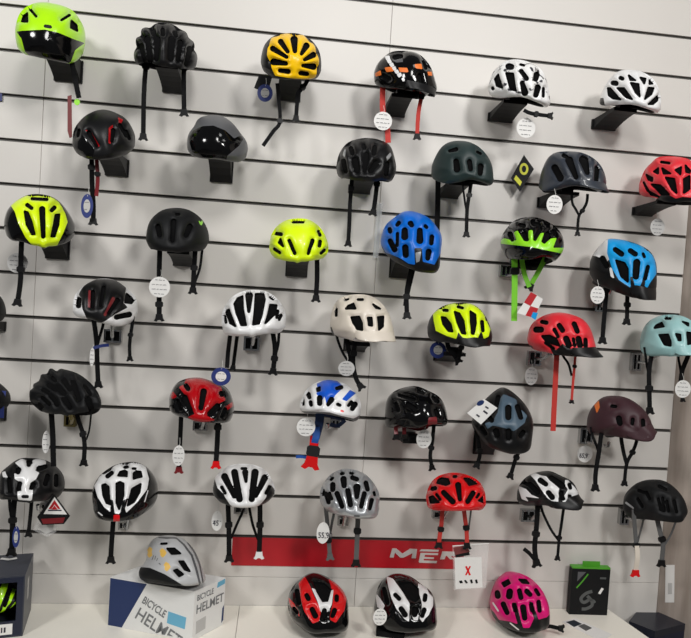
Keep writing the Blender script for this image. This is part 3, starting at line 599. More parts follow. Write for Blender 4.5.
helmet('h31','white and black helmet above the window box','black bike helmet with a white star-shaped front panel and a triangular tag',(0,445),
 [(-20,400),(0,250),(60,190),(160,120),(250,112),(380,125),(480,180),(545,260),(560,350),(525,430),(440,482),(250,494),(150,484),(0,472)],'black',
 [(250,132,24,245,152,14),(150,200,20,145,220,16),(160,330,18,150,380,14),(340,190,18,400,170,14),(290,340,16,270,370,12),(60,290,14,70,400,14),(420,260,16,400,330,16),(500,260,14,500,340,14)],
 [('white',[[(130,150),(190,118),(395,125),(402,150),(330,160),(300,215),(338,235),(310,290),(260,320),(240,390),(282,388),(272,478),(158,474),(143,380),(187,412),(175,320),(128,290),(120,240),(167,235),(160,170)],[(18,235),(42,228),(48,270),(22,272)]],'white_panel'),
  ('black',[(198,445,15,235,445,15)],'logo')],cradle='plastic',yaw=-6,pitch=8,
 straps=[([(15,500),(13,520),(12,538),(11,553)],5,K,'plastic',0,.5),([(10,500),(10,510),(12,525)],3,K,None,.02,0),([(31,503),(30,520),(29,534)],3.4,K,'plastic',-.01,0)])
helmet('h32','white helmet with black visor','white bike helmet with black visor, black side and small red badge',(85,452),
 [(55,380),(75,290),(130,200),(240,120),(350,88),(450,88),(530,130),(600,210),(632,300),(612,430),(540,512),(440,582),(280,612),(120,592),(75,500)],'gloss_black',
 [(182,190,15,220,160,14),[(280,185),(300,150),(340,138),(362,150),(360,190)],[(425,165),(450,145),(490,150),(500,195),(425,215)],[(130,275),(160,265),(190,290),(195,400),(210,455),(170,440),(140,370)],[(265,260),(295,245),(330,260),(330,370),(290,500),(265,440)],[(410,310),(490,265),(480,340),(430,430),(370,465)],(345,108,9,365,105,9),(420,120,6,440,120,6)],
 [('white',[[(80,290),(135,195),(230,130),(340,82),(440,80),(525,125),(550,230),(535,320),(450,435),(358,520),(348,490),(380,400),(370,392),(318,420),(297,535),(258,530),(240,412),(200,402),(216,515),(160,472),(108,390)]]),
  ('red',[[(250,545),(296,545),(296,606),(246,606)]],'badge'),('white',[(115,522,6,150,548,5),(545,330,4,515,430,5)],'logo')],yaw=-8,pitch=22,
 straps=[([(113,520),(112,540),(111,560)],4.6,K,'plastic',0,.25)])
helmet('h33','white helmet with arched black vents','white bike helmet with arched black vents and a white buckle on one strap',(203,453),
 [(80,320),(100,220),(150,160),(240,105),(350,92),(470,110),(560,170),(605,260),(622,350),(530,442),(430,477),(300,477),(210,462),(110,390)],'white',
 [(265,150,25,312,400,24),(365,150,22,372,235,8),(457,150,27,425,400,22),(172,190,26,262,370,18),(548,200,24,465,370,14),(145,290,10,175,345,8),(590,285,10,560,345,8),(335,115,7,370,115,7)],
 [('black',[[(70,320),(98,225),(112,300),(200,402),(245,475),(150,440),(75,370)],[(605,275),(632,350),(530,455),(480,470),(560,372)]],'black_panel')],pitch=10,
 straps=[([(228,504),(229,530),(229,559)],4.8,K,'plastic',0,.6),([(260,503),(260,530),(259,556)],5,K,'white',0,.6),([(243,511),(237,524),(231,538)],2.6,K,None,.02,0),([(250,511),(253,526),(258,540)],2.6,K,None,.02,0)])
helmet('h34','silver helmet','metallic silver bike helmet with many oval vents and grey straps',(310,458),
 [(80,330),(100,250),(170,150),(260,100),(340,93),(450,125),(530,190),(590,290),(602,380),(572,522),(480,534),(380,527),(200,486),(110,425)],'silver',
 [(185,215,18,185,260,18),(285,165,24,290,225,18),(370,150,16,410,165,14),(495,200,16,510,260,14),(410,240,28,410,330,14),(120,300,14,145,380,14),(155,295,8,175,350,8),(225,300,18,270,420,16),(325,270,18,350,405,18),(480,300,16,450,420,14),(550,360,14,530,440,10),(570,290,7,575,310,7),(265,115,8,280,110,8),(350,108,6,370,112,6),(170,168,8,185,155,6),(100,270,6,95,310,6)],
 [('grey',[(385,500,8,425,502,8)],'logo')],yaw=12,pitch=12,
 straps=[([(326,510),(328,530),(330,557)],4.2,'strap_grey','strap_grey',0,.8),([(334,512),(332,522),(330,534)],2.6,'strap_grey',None,.02,0),([(358,519),(357,540),(356,563)],5,'strap_grey','plastic',0,.5)])
helmet('h35','red helmet with red straps','glossy red bike helmet with red straps above the plastic bag',(416,460),
 [(85,310),(110,230),(170,150),(260,115),(340,108),(450,130),(540,180),(590,260),(602,360),(570,432),(400,444),(180,444),(105,422)],'red',
 [[(170,185),(190,140),(270,150),(285,190),(250,205)],[(425,145),(480,145),(535,190),(470,205)],(365,205,22,382,340,12),(230,275,18,315,360,20),(505,280,18,455,360,16),(125,240,14,150,235,14),[(100,320),(130,310),(185,365),(110,370)],[(560,350),(600,315),(600,365)],(165,295,8,200,340,6),(560,290,6,540,320,6),(328,125,8,345,125,7)],pitch=8,
 straps=[([(442,512),(441,525),(440,534),(439,546)],4.4,'strap_red','plastic',0,.6),([(464,512),(466,524),(467,534),(467,546)],4.4,'strap_red','plastic',0,.6),([(471,513),(469,524),(467,534)],1.8,'strap_grey',None,.02,0)])
helmet('h36','black helmet with white bands','black bike helmet with white curved bands and a thin visor',(508,458),
 [(75,330),(90,250),(140,180),(220,130),(350,110),(450,150),(550,200),(600,280),(652,452),(540,446),(430,446),(330,415),(180,414),(90,395)],'black',
 [(275,180,20,325,215,16),(350,295,18,385,340,20),(545,220,12,555,250,10),(550,330,12,545,350,10),(380,160,20,480,230,22),(180,220,18,250,290,18),(470,300,16,480,350,14),(120,200,10,160,220,10)],
 [('white',[[(195,145),(230,130),(330,158),(442,260),(432,385),(408,388),(340,342),(288,270),(238,190)],[(85,242),(150,268),(200,320),(262,345),(160,332),(128,308),(172,372),(120,352)],[(500,188),(562,198),(608,290),(602,350),(560,398),(543,388),(562,320),(528,300),(512,372),(488,384),(482,370),(522,270)]],'white_panel')],cradle='plastic',yaw=36,pitch=4,visor=('black',.024,.004,62),
 straps=[([(537,510),(536,530),(535,548),(537,564)],5.4,K,'plastic',0,.55),([(524,549),(529,553),(535,560)],4,K,None,0,0),([(544,515),(551,530),(559,541)],2.6,K,None,-.02,0),([(564,508),(562,524),(559,541),(557,558)],3,K,'plastic',-.03,.7)])
helmet('h37','black grooved helmet','matte black grooved urban bike helmet with grey straps by the wood side wall',(611,468),
 [(105,300),(120,230),(200,145),(300,102),(440,105),(540,160),(620,250),(657,340),(652,450),(620,482),(470,469),(330,454),(170,434),(110,370)],'matte_black',
 [(410,260,8,435,365,6),(450,250,8,465,375,6),(490,280,8,505,375,6),(300,200,10,330,260,8),(230,180,10,280,200,8),(420,140,10,480,170,8),(560,280,10,580,380,8),(220,260,8,260,330,8)],
 [('silver',[(130,300,9,190,345,7)],'logo')],yaw=40,pitch=6,ribs=(3,.03),
 straps=[([(634,518),(636,535),(637,548),(637,556)],4.6,'strap_grey',None,0,.7),([(637,555),(636.5,564),(636,574)],5.2,'cream','red',-.004,0),([(643,518),(640,534),(637,548)],2,'strap_grey',None,.02,0),([(657,520),(660,534),(663,546),(662,564)],5,'strap_grey','plastic',-.03,.6),([(675,523),(671,536),(664,546)],2.2,'strap_grey',None,-.03,0)])
helmet('h39','red and black helmet on the counter','glossy red, black and white bike helmet lying on the counter',(278,564),
 [(80,330),(110,220),(180,140),(250,90),(320,73),(430,115),(530,190),(590,280),(607,380),(592,582),(420,604),(280,607),(160,525),(100,430)],'gloss_black',
 [(240,260,16,255,290,16),(290,390,18,320,450,20),(520,270,14,520,300,14),(500,400,18,480,450,14),(405,400,16,400,450,20),[(310,140),(400,150),(460,205),(435,300),(390,312),(340,225)],(150,220,16,165,330,14),(120,380,10,150,420,10)],
 [('red',[[(178,165),(230,110),(270,180),(320,300),(372,400),(352,492),(300,512),(230,412),(190,290)],[(440,130),(525,180),(595,280),(572,400),(500,505),(455,482),(480,300),(480,210)],[(90,290),(130,340),(182,452),(108,392)]],'red_panel'),
  ('white',[[(293,208),(320,208),(390,325),(440,325),(465,215),(480,218),(462,350),(430,412),(373,412),(340,312)]],'white_panel')],yaw=6,pitch=22,shelf=SHZ,group='bike helmets lying on the counter')
helmet('h40','white and black helmet on the counter','white and glossy black bike helmet lying on the counter with a round tag',(365,564),
 [(75,400),(90,290),(120,180),(200,100),(290,78),(400,110),(480,170),(570,240),(612,360),(612,560),(500,592),(350,604),(150,575),(90,525)],'gloss_black',
 [(255,255,14,290,290,14),(310,385,18,345,440,20),(535,260,14,530,300,14),(525,395,16,505,450,14),[(290,150),(400,140),(465,200),(470,290),(440,315),(370,285)],(440,390,20,435,440,18),(150,200,14,180,330,12)],
 [('white',[[(188,110),(240,128),(330,240),(382,340),(377,495),(340,474),(270,382),(228,290),(203,200)],[(465,165),(520,185),(588,290),(586,360),(552,440),(500,500),(478,472),(500,400),(490,290)],[(90,250),(120,290),(162,360),(152,392),(108,370)],[(410,440),(470,440),(455,485),(425,485)]],'white_panel')],yaw=10,pitch=22,shelf=SHZ,group='bike helmets lying on the counter')
helmet('h41','pink helmet','bright pink bike helmet with black visor lying on the counter',(480,564),
 [(80,300),(110,200),(160,115),(250,63),(390,95),(490,170),(560,270),(602,400),(592,540),(500,602),(330,594),(180,535),(100,430)],'pink',
 [[(180,145),(235,115),(250,145),(200,175)],[(340,110),(400,115),(425,145),(370,140)],(135,235,18,140,265,20),(250,225,24,245,265,24),(340,215,16,355,280,16),(410,220,18,440,250,16),(190,340,18,225,420,16),(375,370,22,390,470,18),(520,320,14,530,400,14),(495,210,12,520,250,10),(290,350,14,300,400,12),(450,350,14,460,400,12)],
 [('black',[[(80,380),(120,420),(160,485),(260,500),(330,525),(272,330),(310,330),(345,470),(370,555),(430,555),(470,470),(430,320),(465,330),(502,485),(580,462),(620,420),(640,660),(70,660)]],'visor_mount'),
  ('white',[(110,335,7,155,405,7),(260,510,6,332,568,6)],'logo')],yaw=8,pitch=22,shelf=SHZ,ribs=(3,.04),group='bike helmets lying on the counter',
 straps=[([(547,627),(553,627),(561,628)],4,K,'plastic',-.055,0)])
# two helmets mostly beyond the left edge
helmet('h42','black helmet at the left end','black bike helmet at the left end beside the white helmet with black centre',(-57,275),
 [(60,290),(100,190),(200,120),(300,100),(420,130),(500,190),(538,270),(540,350),(480,410),(300,420),(100,400)],'matte_black',[(200,220,20,220,330,14),(300,200,20,300,330,14),(400,220,20,390,330,14),(470,250,14,460,340,12)],pitch=6)
helmet('h43','black and navy helmet at the left end','black bike helmet with a navy strap left of the finned helmet',(-60,360),
 [(60,310),(100,220),(200,150),(300,130),(440,150),(540,220),(608,300),(590,400),(500,440),(300,450),(100,420)],'matte_black',[(200,250,20,220,350,14),(300,230,20,300,350,14),(400,250,20,390,350,14),(500,260,14,490,350,12)],pitch=6,
 straps=[([(2,400),(1,408),(0,418)],6,'tagblue',None,0,0)])
# ------------------------------------------------------------------ brackets
def column_min(h, x0, x1, y0, y1):
    w_ = h['Wo']; q = w_[(w_[:,0] > x0) & (w_[:,0] < x1) & (w_[:,1] > y0) & (w_[:,1] < y1)]
    return q[:,2].min() if len(q) else h['zback']
def bracket_black(key, pxb, wdt=.075, pxl=None):
    h = HELM[key]; X = h['C'][0]; zb = at_y(proj(h['C'])[0][0], pxb, -.008)[2]; ty = h['y']+.012
    zt = column_min(h, X-wdt*.6, X+wdt*.6, ty-.02, 1)-.006-h['drop']; zb = min(zb, zt-.03)
    r = thing('helmet_bracket', 'black plastic wedge bracket under the '+h['short'], 'bracket', (X,0,zb), 'black plastic brackets on the slatted wall')
    top = zt-zb; tip = max(top*.72, top-.03)
    MB().box((-wdt*.55,-.010,0),(wdt*.55,-.0005,top)).build('back_plate','plastic',r)
    prof = [(-.010,0.)] + [(-.010+(ty+.010)*t, (tip)*(1-(1-t)**1.8)) for t in (.2,.4,.6,.8)] + [(ty,tip),(ty,tip+.012),(-.010,top)]
    MB().prism([(-wdt/2,yy,zz) for yy,zz in prof],(wdt,0,0)).build('arm','plastic',r)
    cm = MB().prism([(-wdt*.25,ty+.05,tip+.004),(-wdt*.25,ty,tip+.004),(-wdt*.25,ty+.005,tip+.03),(-wdt*.25,ty+.03,tip+.03)],(wdt*.5,0,0)).build('cradle','plastic',r)
for k_, pb in dict(h1=80,h2=92,h3=101,h4=113,h5=122,h6=132,h7=175,h8=182,h9=190,h10=198,h11=210,h12=218,h13=258,h14=266,h15=277,h16=279,h21=352,h42=330,h43=420,h22=362,h28=437,h29=455).items(): bracket_black(k_, pb, .085 if k_ in ('h6','h5','h11','h1') else .03 if k_ in ('h42','h43') else .072)
def bracket_metal(key, rect, mk='chrome'):
    h = HELM[key]; x0,y0,x1,y1 = rect; A = at_y(x0,y0,-.02); B = at_y(x1,y1,-.02); cx = (A[0]+B[0])/2; hw = max((B[0]-A[0])/2,.016); z0, z1 = B[2], A[2]
    r = thing('helmet_bracket','small metal plate bracket under the '+h['short'],'bracket',(cx,0,z0),'metal brackets on the slatted wall')
    H = max(z1-z0,.03)
    MB().box((-hw,-.020,0),(hw,-.0005,.006)).box((-hw,-.020,H-.006),(hw,-.0005,H)).box((-hw,-.020,.006),(-hw+.007,-.0005,H-.006)).box((hw-.007,-.020,.006),(hw,-.0005,H-.006)).box((-.003,-.020,.006),(.003,-.0005,H-.006)).build('plate_frame',mk,r)
    MB().box((-hw+.007,-.012,.006),(hw-.007,-.0005,H-.006)).build('plate_back','boxblack',r)
    ex = h['C'][0]-cx; yb = min(h['Wo'][:,1].max(), -.03); zc = column_min(h, h['C'][0]-.02, h['C'][0]+.02, h['y']-.01, 1)-z0-.012-h['drop']
    zc2 = column_min(h, min(cx,h['C'][0])-.02, max(cx,h['C'][0])+.02, h['y']+.02, 1)-z0-.012-h['drop']; zs = min(H*.5, zc2)
    MB().tube([(0,-.010,zs),(ex*.5,-.05,zs),(ex,h['y']+.075,zc),(ex,h['y']+.06,zc+.004),(ex,h['y']+.055,zc+.02)],.006).build('arm',mk,r)
for k_, rc in dict(h17=(501,265,511,277),h18=(596,300,604,312),h19=(104,329,121,343),h20=(244,336,259,351),h23=(529,351,541,366),h24=(633,353,641,371),h26=(193,421,207,431),h27=(331,419,340,428),h30=(581,428,592,444),h31=(40,503,50,513),h32=(118,522,128,530),h33=(234,507,247,514),h34=(338,518,348,526),h35=(433,511,446,519),h36=(522,510,535,522),h37=(621,509,629,525)).items(): bracket_metal(k_, rc, 'chrome')
bracket_metal('h25',(64,415,75,427),'brass')
# ------------------------------------------------------------------ tags
def scribble(par, w_, h_, n, seed, y=-.0012):
    rnd = random.Random(seed); mb = MB()
    for i in range(n):
        z = h_*(.5-(i+.5)/n)*1.2; ww = w_*math.sqrt(max(.05,1-(2*z/h_/1.15)**2))*.74; x = -ww
        while x < ww-.003:
            ln = min(rnd.uniform(.006,.013), ww-x); m_ = max(3,int(ln/.0016))
            mb.ribbon([(x+ln*q/m_, y, z+(.0011 if q%2 else -.0011)*rnd.uniform(.3,1.2)) for q in range(m_+1)], .0011, .0004); x += ln+.0035
    o = mb.build('handwriting','ink',par); o['kind'] = 'stuff'
def disc_tag(key, cx, cy, rx, ry=None, mk='paper', txt=None, dy=-.02, ring=None, seed=1, hang=7, desc=None, tilt=0):
    h = HELM[key]; yy = max(h['y']+dy, -.42); sc = (2.24+yy)/F; ry = ry or rx; c = at_y(cx, cy, yy)
    lab = (desc or 'round white price tag with handwriting')+' hanging from the '+h['short']
    r = thing('price_tag', lab, 'price tag', tuple(c), 'tags hanging from the helmets')
    MB().disc((0,0,0), rx*sc, ry*sc, .0012, tilt=tilt).build('card', mk, r)
    MB().tube([(0,-.001,ry*sc*.8),(rx*sc*.1,.004,ry*sc*1.2),(0,.01,(ry+hang)*sc)],.0008,5).build('string','string',r)
    if ring:
        MB().disc((0,-.0012,0), rx*sc*.55, ry*sc*.55, .001).build('print_circle', ring, r); scribble(r, rx*sc*.6, ry*sc, 2, seed, -.0016)
    elif txt:
        textmesh('price','%s'%txt, ry*sc*.75,'ink',r,(-rx*sc*.75,-.0012,-ry*sc*.45),Matrix.Rotation(math.pi/2,3,'X'),sx=.8)
        scribble(r, rx*sc, ry*sc*.5, 1, seed)
    else: scribble(r, rx*sc, ry*sc*1.5, 4, seed)
disc_tag('h4',383,121,9.2,seed=2); disc_tag('h5',526,128,10,seed=3,dy=-.06); disc_tag('h11',554.6,204.5,8.6,9.8,seed=4,dy=-.1)
disc_tag('h12',657.6,227,8,9,'greypaper',seed=5,desc='greyish round price tag',dy=.03); disc_tag('h13',17.5,263,9.5,mk='greypaper',seed=6,dy=.012,desc='shaded grey round price tag')  # neon helmet's tag: its shadow side is put into the grey card colour
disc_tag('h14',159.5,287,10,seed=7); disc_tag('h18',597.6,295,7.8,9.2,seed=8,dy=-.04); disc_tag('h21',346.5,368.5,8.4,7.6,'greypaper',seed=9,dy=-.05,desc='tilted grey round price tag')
disc_tag('h23',531.4,376,7,9.5,seed=10,dy=.128); disc_tag('h24',683,389,9,9.5,seed=11,dy=-.04); disc_tag('h25',46,442,3.6,11,seed=12,dy=.03,desc='narrow turned white tag'); disc_tag('h26',178.5,455.6,5.8,10.2,seed=13,desc='oval white price tag')
disc_tag('h27',306,427,9.4,seed=14,dy=-.03); disc_tag('h28',424,439,8,9.6,seed=15,dy=-.03); disc_tag('h30',585,454,8.4,9,dy=.128,txt='65,9',seed=16,desc='round white tag with the price 65,9')
disc_tag('h33',217,521,5.4,10,txt='45',seed=17,dy=.01,desc='oval white handwritten tag'); disc_tag('h34',323,533,6.6,11,txt='55,90',seed=18,desc='oval white tag with the price 55,90'); disc_tag('h40',380,617,7.2,8.8,seed=19,dy=-.13,hang=2)
disc_tag('h31',16,537,3.4,10.5,'tagblue',ring='greypaper',seed=25,desc='narrow navy oval tag')
disc_tag('h19',92,357,2.2,9,seed=20,desc='edge-on narrow white tag',hang=4)
disc_tag('h3',265,93,7.5,8.5,'tagblue',ring='greypaper',seed=21,dy=.06,desc='round blue tag with a pale centre'); disc_tag('h7',87,206,5.6,11.5,'tagblue',ring='greypaper',seed=22,desc='oval blue tag with a pale centre')
disc_tag('h20',221,376.5,9.6,9,'tagblue',ring='paper',seed=23,desc='round blue tag with a white centre'); disc_tag('h22',438,350,8.5,8.5,'tagblue',ring='greypaper',seed=24,dy=.04,desc='round navy tag with a grey centre')
def near_y(key, pts):
    h = HELM[key]; v_ = [h['Wo'][np.hypot(h['P'][:,0]-a,h['P'][:,1]-b) < 5][:,1].min() for a,b in pts]; return min(v_)-.004
def card_tag(name, label, pts, y, mk, extra=()):
    P = [at_y(a,b,y) for a,b in pts]; c = sum(P)/len(P); r = thing(name, label, 'tag', tuple(c))
    MB().prism([p-c for p in P],(0,.0014,0)).build('card', mk, r)
    for k_i, (nm, mk2, q) in enumerate(extra):
        Q = [at_y(a,b,y-.0006-.00025*k_i)-c for a,b in q]; MB().prism(Q,(0,.0008,0)).build(nm, mk2, r)
    return r, c
def circ(cx,cy,rx,ry,n=18,t=0): return [(cx+rx*math.cos(a)*math.cos(t)-ry*math.sin(a)*math.sin(t), cy+rx*math.cos(a)*math.sin(t)+ry*math.sin(a)*math.cos(t)) for a in [2*math.pi*i/n for i in range(n)]]
card_tag('hang_tag','black diamond-shaped card with a yellow disc beside the dark navy grey helmet',[(511,178),(524,155),(534,169),(520,192)],-.05,'boxblack',[('print_disc','tagyellow',circ(524,169,4.4,6)),('print_mark','boxblack',circ(524,169,2.2,3.4)),('print_bar','tagyellow',[(514,179),(516,175),(522,182),(520,186)])])
card_tag('hang_tag','red, white and blue checked card on the lime straps',[(517,313),(531,292),(543,299),(534,318)],-.2,'paper',[('print_red','banner',[(524,302.5),(531,292),(537,295.5),(530.5,306)]),('print_red','banner',[(525.5,315.5),(530.5,306),(538.5,308.5),(534,318)]),('print_blue','skyblue',[(531,317),(533,312),(538,313),(535.5,320)])])
card_tag('hang_tag','white price card with a dark oval lying on the slate helmet',[(467,413),(484,399),(497.5,408),(481,424.5)],near_y('h29',[(490,408),(484,416),(486,402)]),'paper',[('print_oval','navy',circ(480.5,403,4,2.4,t=-.5)),('print_bar','ink',[(483,411.5),(484,410),(488,413),(487,414.5)]),('print_bar','ink',[(476,415),(477,414),(480,416),(479,417.5)]),('print_bar','ink',[(485,407),(486,406),(489,408),(488,409)])])
card_tag('hang_tag','dark red card strip seen edge-on hanging beside the lime helmet',[(67.5,96),(71.5,95),(72,137),(69.5,138),(67.5,131)],-.16,'brown_red')
r_, c_ = card_tag('thread_knot','small lime thread knot on the strap of the lime helmet',circ(77,102,3,3.4,8),-.18,'lime2')
card_tag('hang_tag','black triangular card with red chevrons and white border under the white and black helmet',[(54,494),(70,516),(64,524),(42,525),(37,517)],-.2,'boxblack',[('print_triangle','paper',[(54.5,497),(67,514.5),(43.5,514)]),('print_chevron','banner',[(54.5,500),(60.5,509),(58,509),(54.5,504.5),(51.5,509),(48.5,509)]),('print_chevron','banner',[(54.5,505.5),(57.5,509.5),(51.5,509.5)]),('print_bar','ink',[(48,509.8),(61.5,509.8),(61.5,511),(48,511)]),('print_band','dullred',[(41,519),(65,517.5),(63,523),(43,524)])])
r_, c_ = card_tag('plastic_bag','small clear plastic bag with a folded note under the triangular card',[(37,521),(57,521),(56,532),(47,537),(33,530)],-.17,'bag',[('note','greypaper',[(40,524),(54,524),(53,531),(46,534),(38,529)])])
card_tag('hang_tag','sliver of a blue tag at the left end of the upper wall',[(-8,92),(2,93.5),(2,101),(-8,100)],-.006,'tagblue')
card_tag('hang_tag','black card beside the blue tag under the yellow helmet',[(254,88),(259,75),(272,77),(268,93)],-.08,'boxblack')
# plastic bag with a card on the red straps
r_, c_ = card_tag('plastic_bag','clear zip bag holding a white card with a red X',[(452.5,546),(489,543.5),(486,588),(454,590)],-.15,'bag',[('card_insert','paper',[(454.5,557.5),(481.5,557),(482.5,587.5),(455.5,589)]),('cross_stroke','red',[(465,566.5),(467,566),(471,575),(469,575.5)]),('cross_stroke','red',[(469.5,566),(471,566.5),(466.5,575.5),(465,575)]),
 ('black_mark','boxblack',[(459,581),(462,580.5),(463,583),(460,583.5)]),('black_mark','boxblack',[(464,580.5),(466,580),(468,583),(466,583.5)]),('black_mark','boxblack',[(470,580),(472,579.5),(473,583),(471,583.5)]),('black_mark','boxblack',[(475,580),(477,579.5),(478,583),(476,583.5)]),('folded_leaflet','brown_red',[(453.5,548),(467,545),(470,552),(455,555)]),('leaflet_bar','boxblack',[(455,555),(469,552),(470,555),(456,557.5)]),('zip_strip','paper',[(452.5,545.6),(489,543),(489,544),(452.5,546.6)])])
# clear hanging strip below the black helmet, paper label on the side wall
p0 = at_y(380,203,-.012); p1 = at_y(375.5,258,-.012)
tag(MB().ribbon([p0-p0, (p1-p0)*.5, p1-p0],.020,.001).build('clear_strip','clearstrip',None,tuple(p0)),'clear plastic strip hanging from the groove beside the blue helmet','strip')
q = [at_wr(a,b,.002) for a,b in ((665.5,565),(674.5,565),(674,602.5),(665,602.5))]; c = sum(q)/4
lb = thing('paper_label','white paper label with faint print stuck to the wood side wall','label',tuple(c))
MB().prism([p-c for p in q],-WN*.0015).build('sheet','paper',lb)
q = [at_wr(a,b,.003) for a,b in ((668,583),(672,583),(672,594),(668,594))]; MB().prism([p-c for p in q],-WN*.0008).build('print_block','greypaper',lb)
# ------------------------------------------------------------------ red banner
bz1 = ZO-.15*13-.004; bl = at_y(232,550,-.004)[0]; br = at_y(464,555,-.004)[0]; bh = .103
bn = thing('brand_banner','red shop banner with silver lettering slotted under the lowest groove','banner',((bl+br)/2,-.003,bz1-bh))
hw = (br-bl)/2; MB().box((-hw,0,0),(hw,.0028,bh)).build('panel','banner',bn)
def letter(polys):
    mb = MB()
    for poly in polys: mb.prism([at_y(a,b,-.0032)-np.array(bn.location) for a,b in poly],(0,-.0018,0))
    mb.build('letter','bannerletter',bn)
def cz(pts): return [(370+a/5.315,520+b/5.315) for a,b in pts]
letter([cz([(104,198),(118,150),(140,151),(172,178),(212,152),(250,154),(243,203),(220,202),(226,175),(178,199),(160,199),(132,172),(125,199)])])
letter([cz([(262,165),(272,155),(366,158),(362,168)]),cz([(258,222),(268,174),(362,176),(360,186),(292,184),(288,196),(340,198),(338,207),(286,205),(284,214),(356,217),(352,229),(262,226)])])
letter([cz([(372,208),(384,166),(450,168),(462,174),(456,188),(430,192),(446,208),(424,208),(408,190),(402,190),(396,208)])])
# ------------------------------------------------------------------ boxes on the counter
def face_frame(A, B, C):        # local 2-D frame of a face: origin A, right to B, up to C
    u = B-A; v = C-A; return A, u, v
def quad_prism(corners, h):     # footprint (4 points on the counter), height
    return [(p[0],p[1]) for p in corners], h
# cardboard helmet box (rotated)
z_ = SHZ+.0005
b0 = at_z(107.8,625.3,z_); b1 = at_z(192,641,z_); b2 = at_z(223,624.5,z_); b3 = b0+(b2-b1)
hgt = .163
hb = thing('helmet_box','white and navy cardboard bicycle helmet box standing on the counter','box',(b0[0]/2+b2[0]/2,b0[1]/2+b2[1]/2,z_))
bc_ = np.array(hb.location); fp = [b0,b1,b2,b3]
MB().prism([p-bc_ for p in fp],(0,0,hgt)).build('carton','boxwhite',hb)
def on_face(A,B,h,name,mk,uv,par,org,th=.0006):
    u = B-A; n = np.cross(u,(0,0,1)); n = n/np.linalg.norm(n)
    MB().prism([A+u*s+np.array([0,0,h*t])-org+n*th*.2 for s,t in uv], n*th).build(name,mk,par); return n
on_face(b0,b1,hgt,'navy_field','navy',[(0.003,.01),(.17,.01),(.44,.985),(0.003,.985)],hb,bc_)
on_face(b0,b1,hgt,'sky_patch','boxsky',[(.70,.27),(.91,.21),(.92,.45),(.71,.51)],hb,bc_)
on_face(b1,b2,hgt,'sky_patch','boxsky',[(.72,.86),(.98,.88),(.98,.98),(.74,.97)],hb,bc_)
on_face(b1,b2,hgt,'navy_corner','navy',[(.93,.06),(.995,.1),(.995,.42),(.94,.36)],hb,bc_)
def face_text(A,B,h,body,s,t,size,tiltdeg,mk,par,org,shear=0,sx=1,name='lettering',off=0):
    u = (B-A)/np.linalg.norm(B-A); n = np.cross(u,(0,0,1)); pos = A+(B-A)*s+np.array([0,0,h*t])-org+n*.0008
    up = np.array([0,0,1.]); Rm = Matrix(((u[0],up[0],n[0]),(u[1],up[1],n[1]),(u[2],up[2],n[2]))) @ Matrix.Rotation(math.radians(tiltdeg),3,'Z')
    t = textmesh(name, body, size, mk, par, pos, Rm, shear=shear, ext=.0003, sx=sx, off=off)
    bm = bmesh.new(); bm.from_mesh(t.data)
    for co, no in ((A-org+np.array([0,0,.004]),(0,0,-1)), (B-org-u*.004, u)):
        bmesh.ops.bisect_plane(bm, geom=bm.verts[:]+bm.edges[:]+bm.faces[:], plane_co=Vector(co), plane_no=Vector(no), clear_outer=True)
    bm.to_mesh(t.data); bm.free()
face_text(b0,b1,hgt,'BICYCLE',.39,.60,.036,-25,'boxink',hb,bc_,sx=.66,off=.0006)
face_text(b0,b1,hgt,'HELMET',.31,.27,.060,-25,'boxink',hb,bc_,sx=.82,off=.0005)
face_text(b1,b2,hgt,'BICYCLE',.08,.78,.027,0,'boxink',hb,bc_,sx=.7,off=.0003)
face_text(b1,b2,hgt,'HELMET',.07,.52,.042,0,'boxink',hb,bc_,sx=.8,off=.0004)
on_face(b1,b2,hgt,'fine_print','greypaper',[(.10,.10),(.40,.12),(.40,.38),(.10,.36)],hb,bc_)
# grey kids' helmet on that box
helmet('h38','pale grey kids helmet','pale grey kids bike helmet with yellow flowers lying on the cardboard box',(130,525),
 [(68,430),(85,370),(140,310),(150,200),(200,120),(270,92),(400,95),(500,150),(580,260),(630,400),(662,500),(560,532),(470,534),(300,524),(110,487)],'lightgrey',
 [[(318,190),(385,190),(440,235),(360,240)],[(430,310),(470,310),(525,400),(480,385)],[(380,395),(410,385),(465,430),(430,450)],(262,145,4,310,142,4)],
 [('matte_black',[[(50,440),(80,365),(170,372),(300,428),(400,490),(480,540),(300,560),(90,500)]],'base_trim_or_inside'),  # dark inside of the opening, painted as a black field on the shell
  ('grey',[[(240,100),(400,108),(470,165),(540,260),(580,380),(610,510),(598,512),(568,385),(528,265),(462,172),(400,116),(250,106)],[(500,150),(560,230),(605,340),(635,500),(628,502),(597,342),(552,234),(495,155)]],'pinstripe'),
  ('warmyellow',[[(150,215),(168,190),(190,205),(184,232),(190,262),(166,280),(150,258),(158,238)],[(255,225),(275,200),(300,215),(312,236),(300,262),(280,278),(262,258),(266,240)],[(292,345),(310,320),(335,335),(348,362),(332,384),(316,400),(298,378),(304,360)]],'flower_print'),
  ('grey',[(205,260,3,190,300,3),(222,265,3,212,300,3),(240,285,3,228,310,3),(250,330,5,262,340,5)],'flower_stalk')],yaw=28,pitch=20,roll=0,shelf=SHZ+hgt+.002,group='bike helmets lying on the counter')
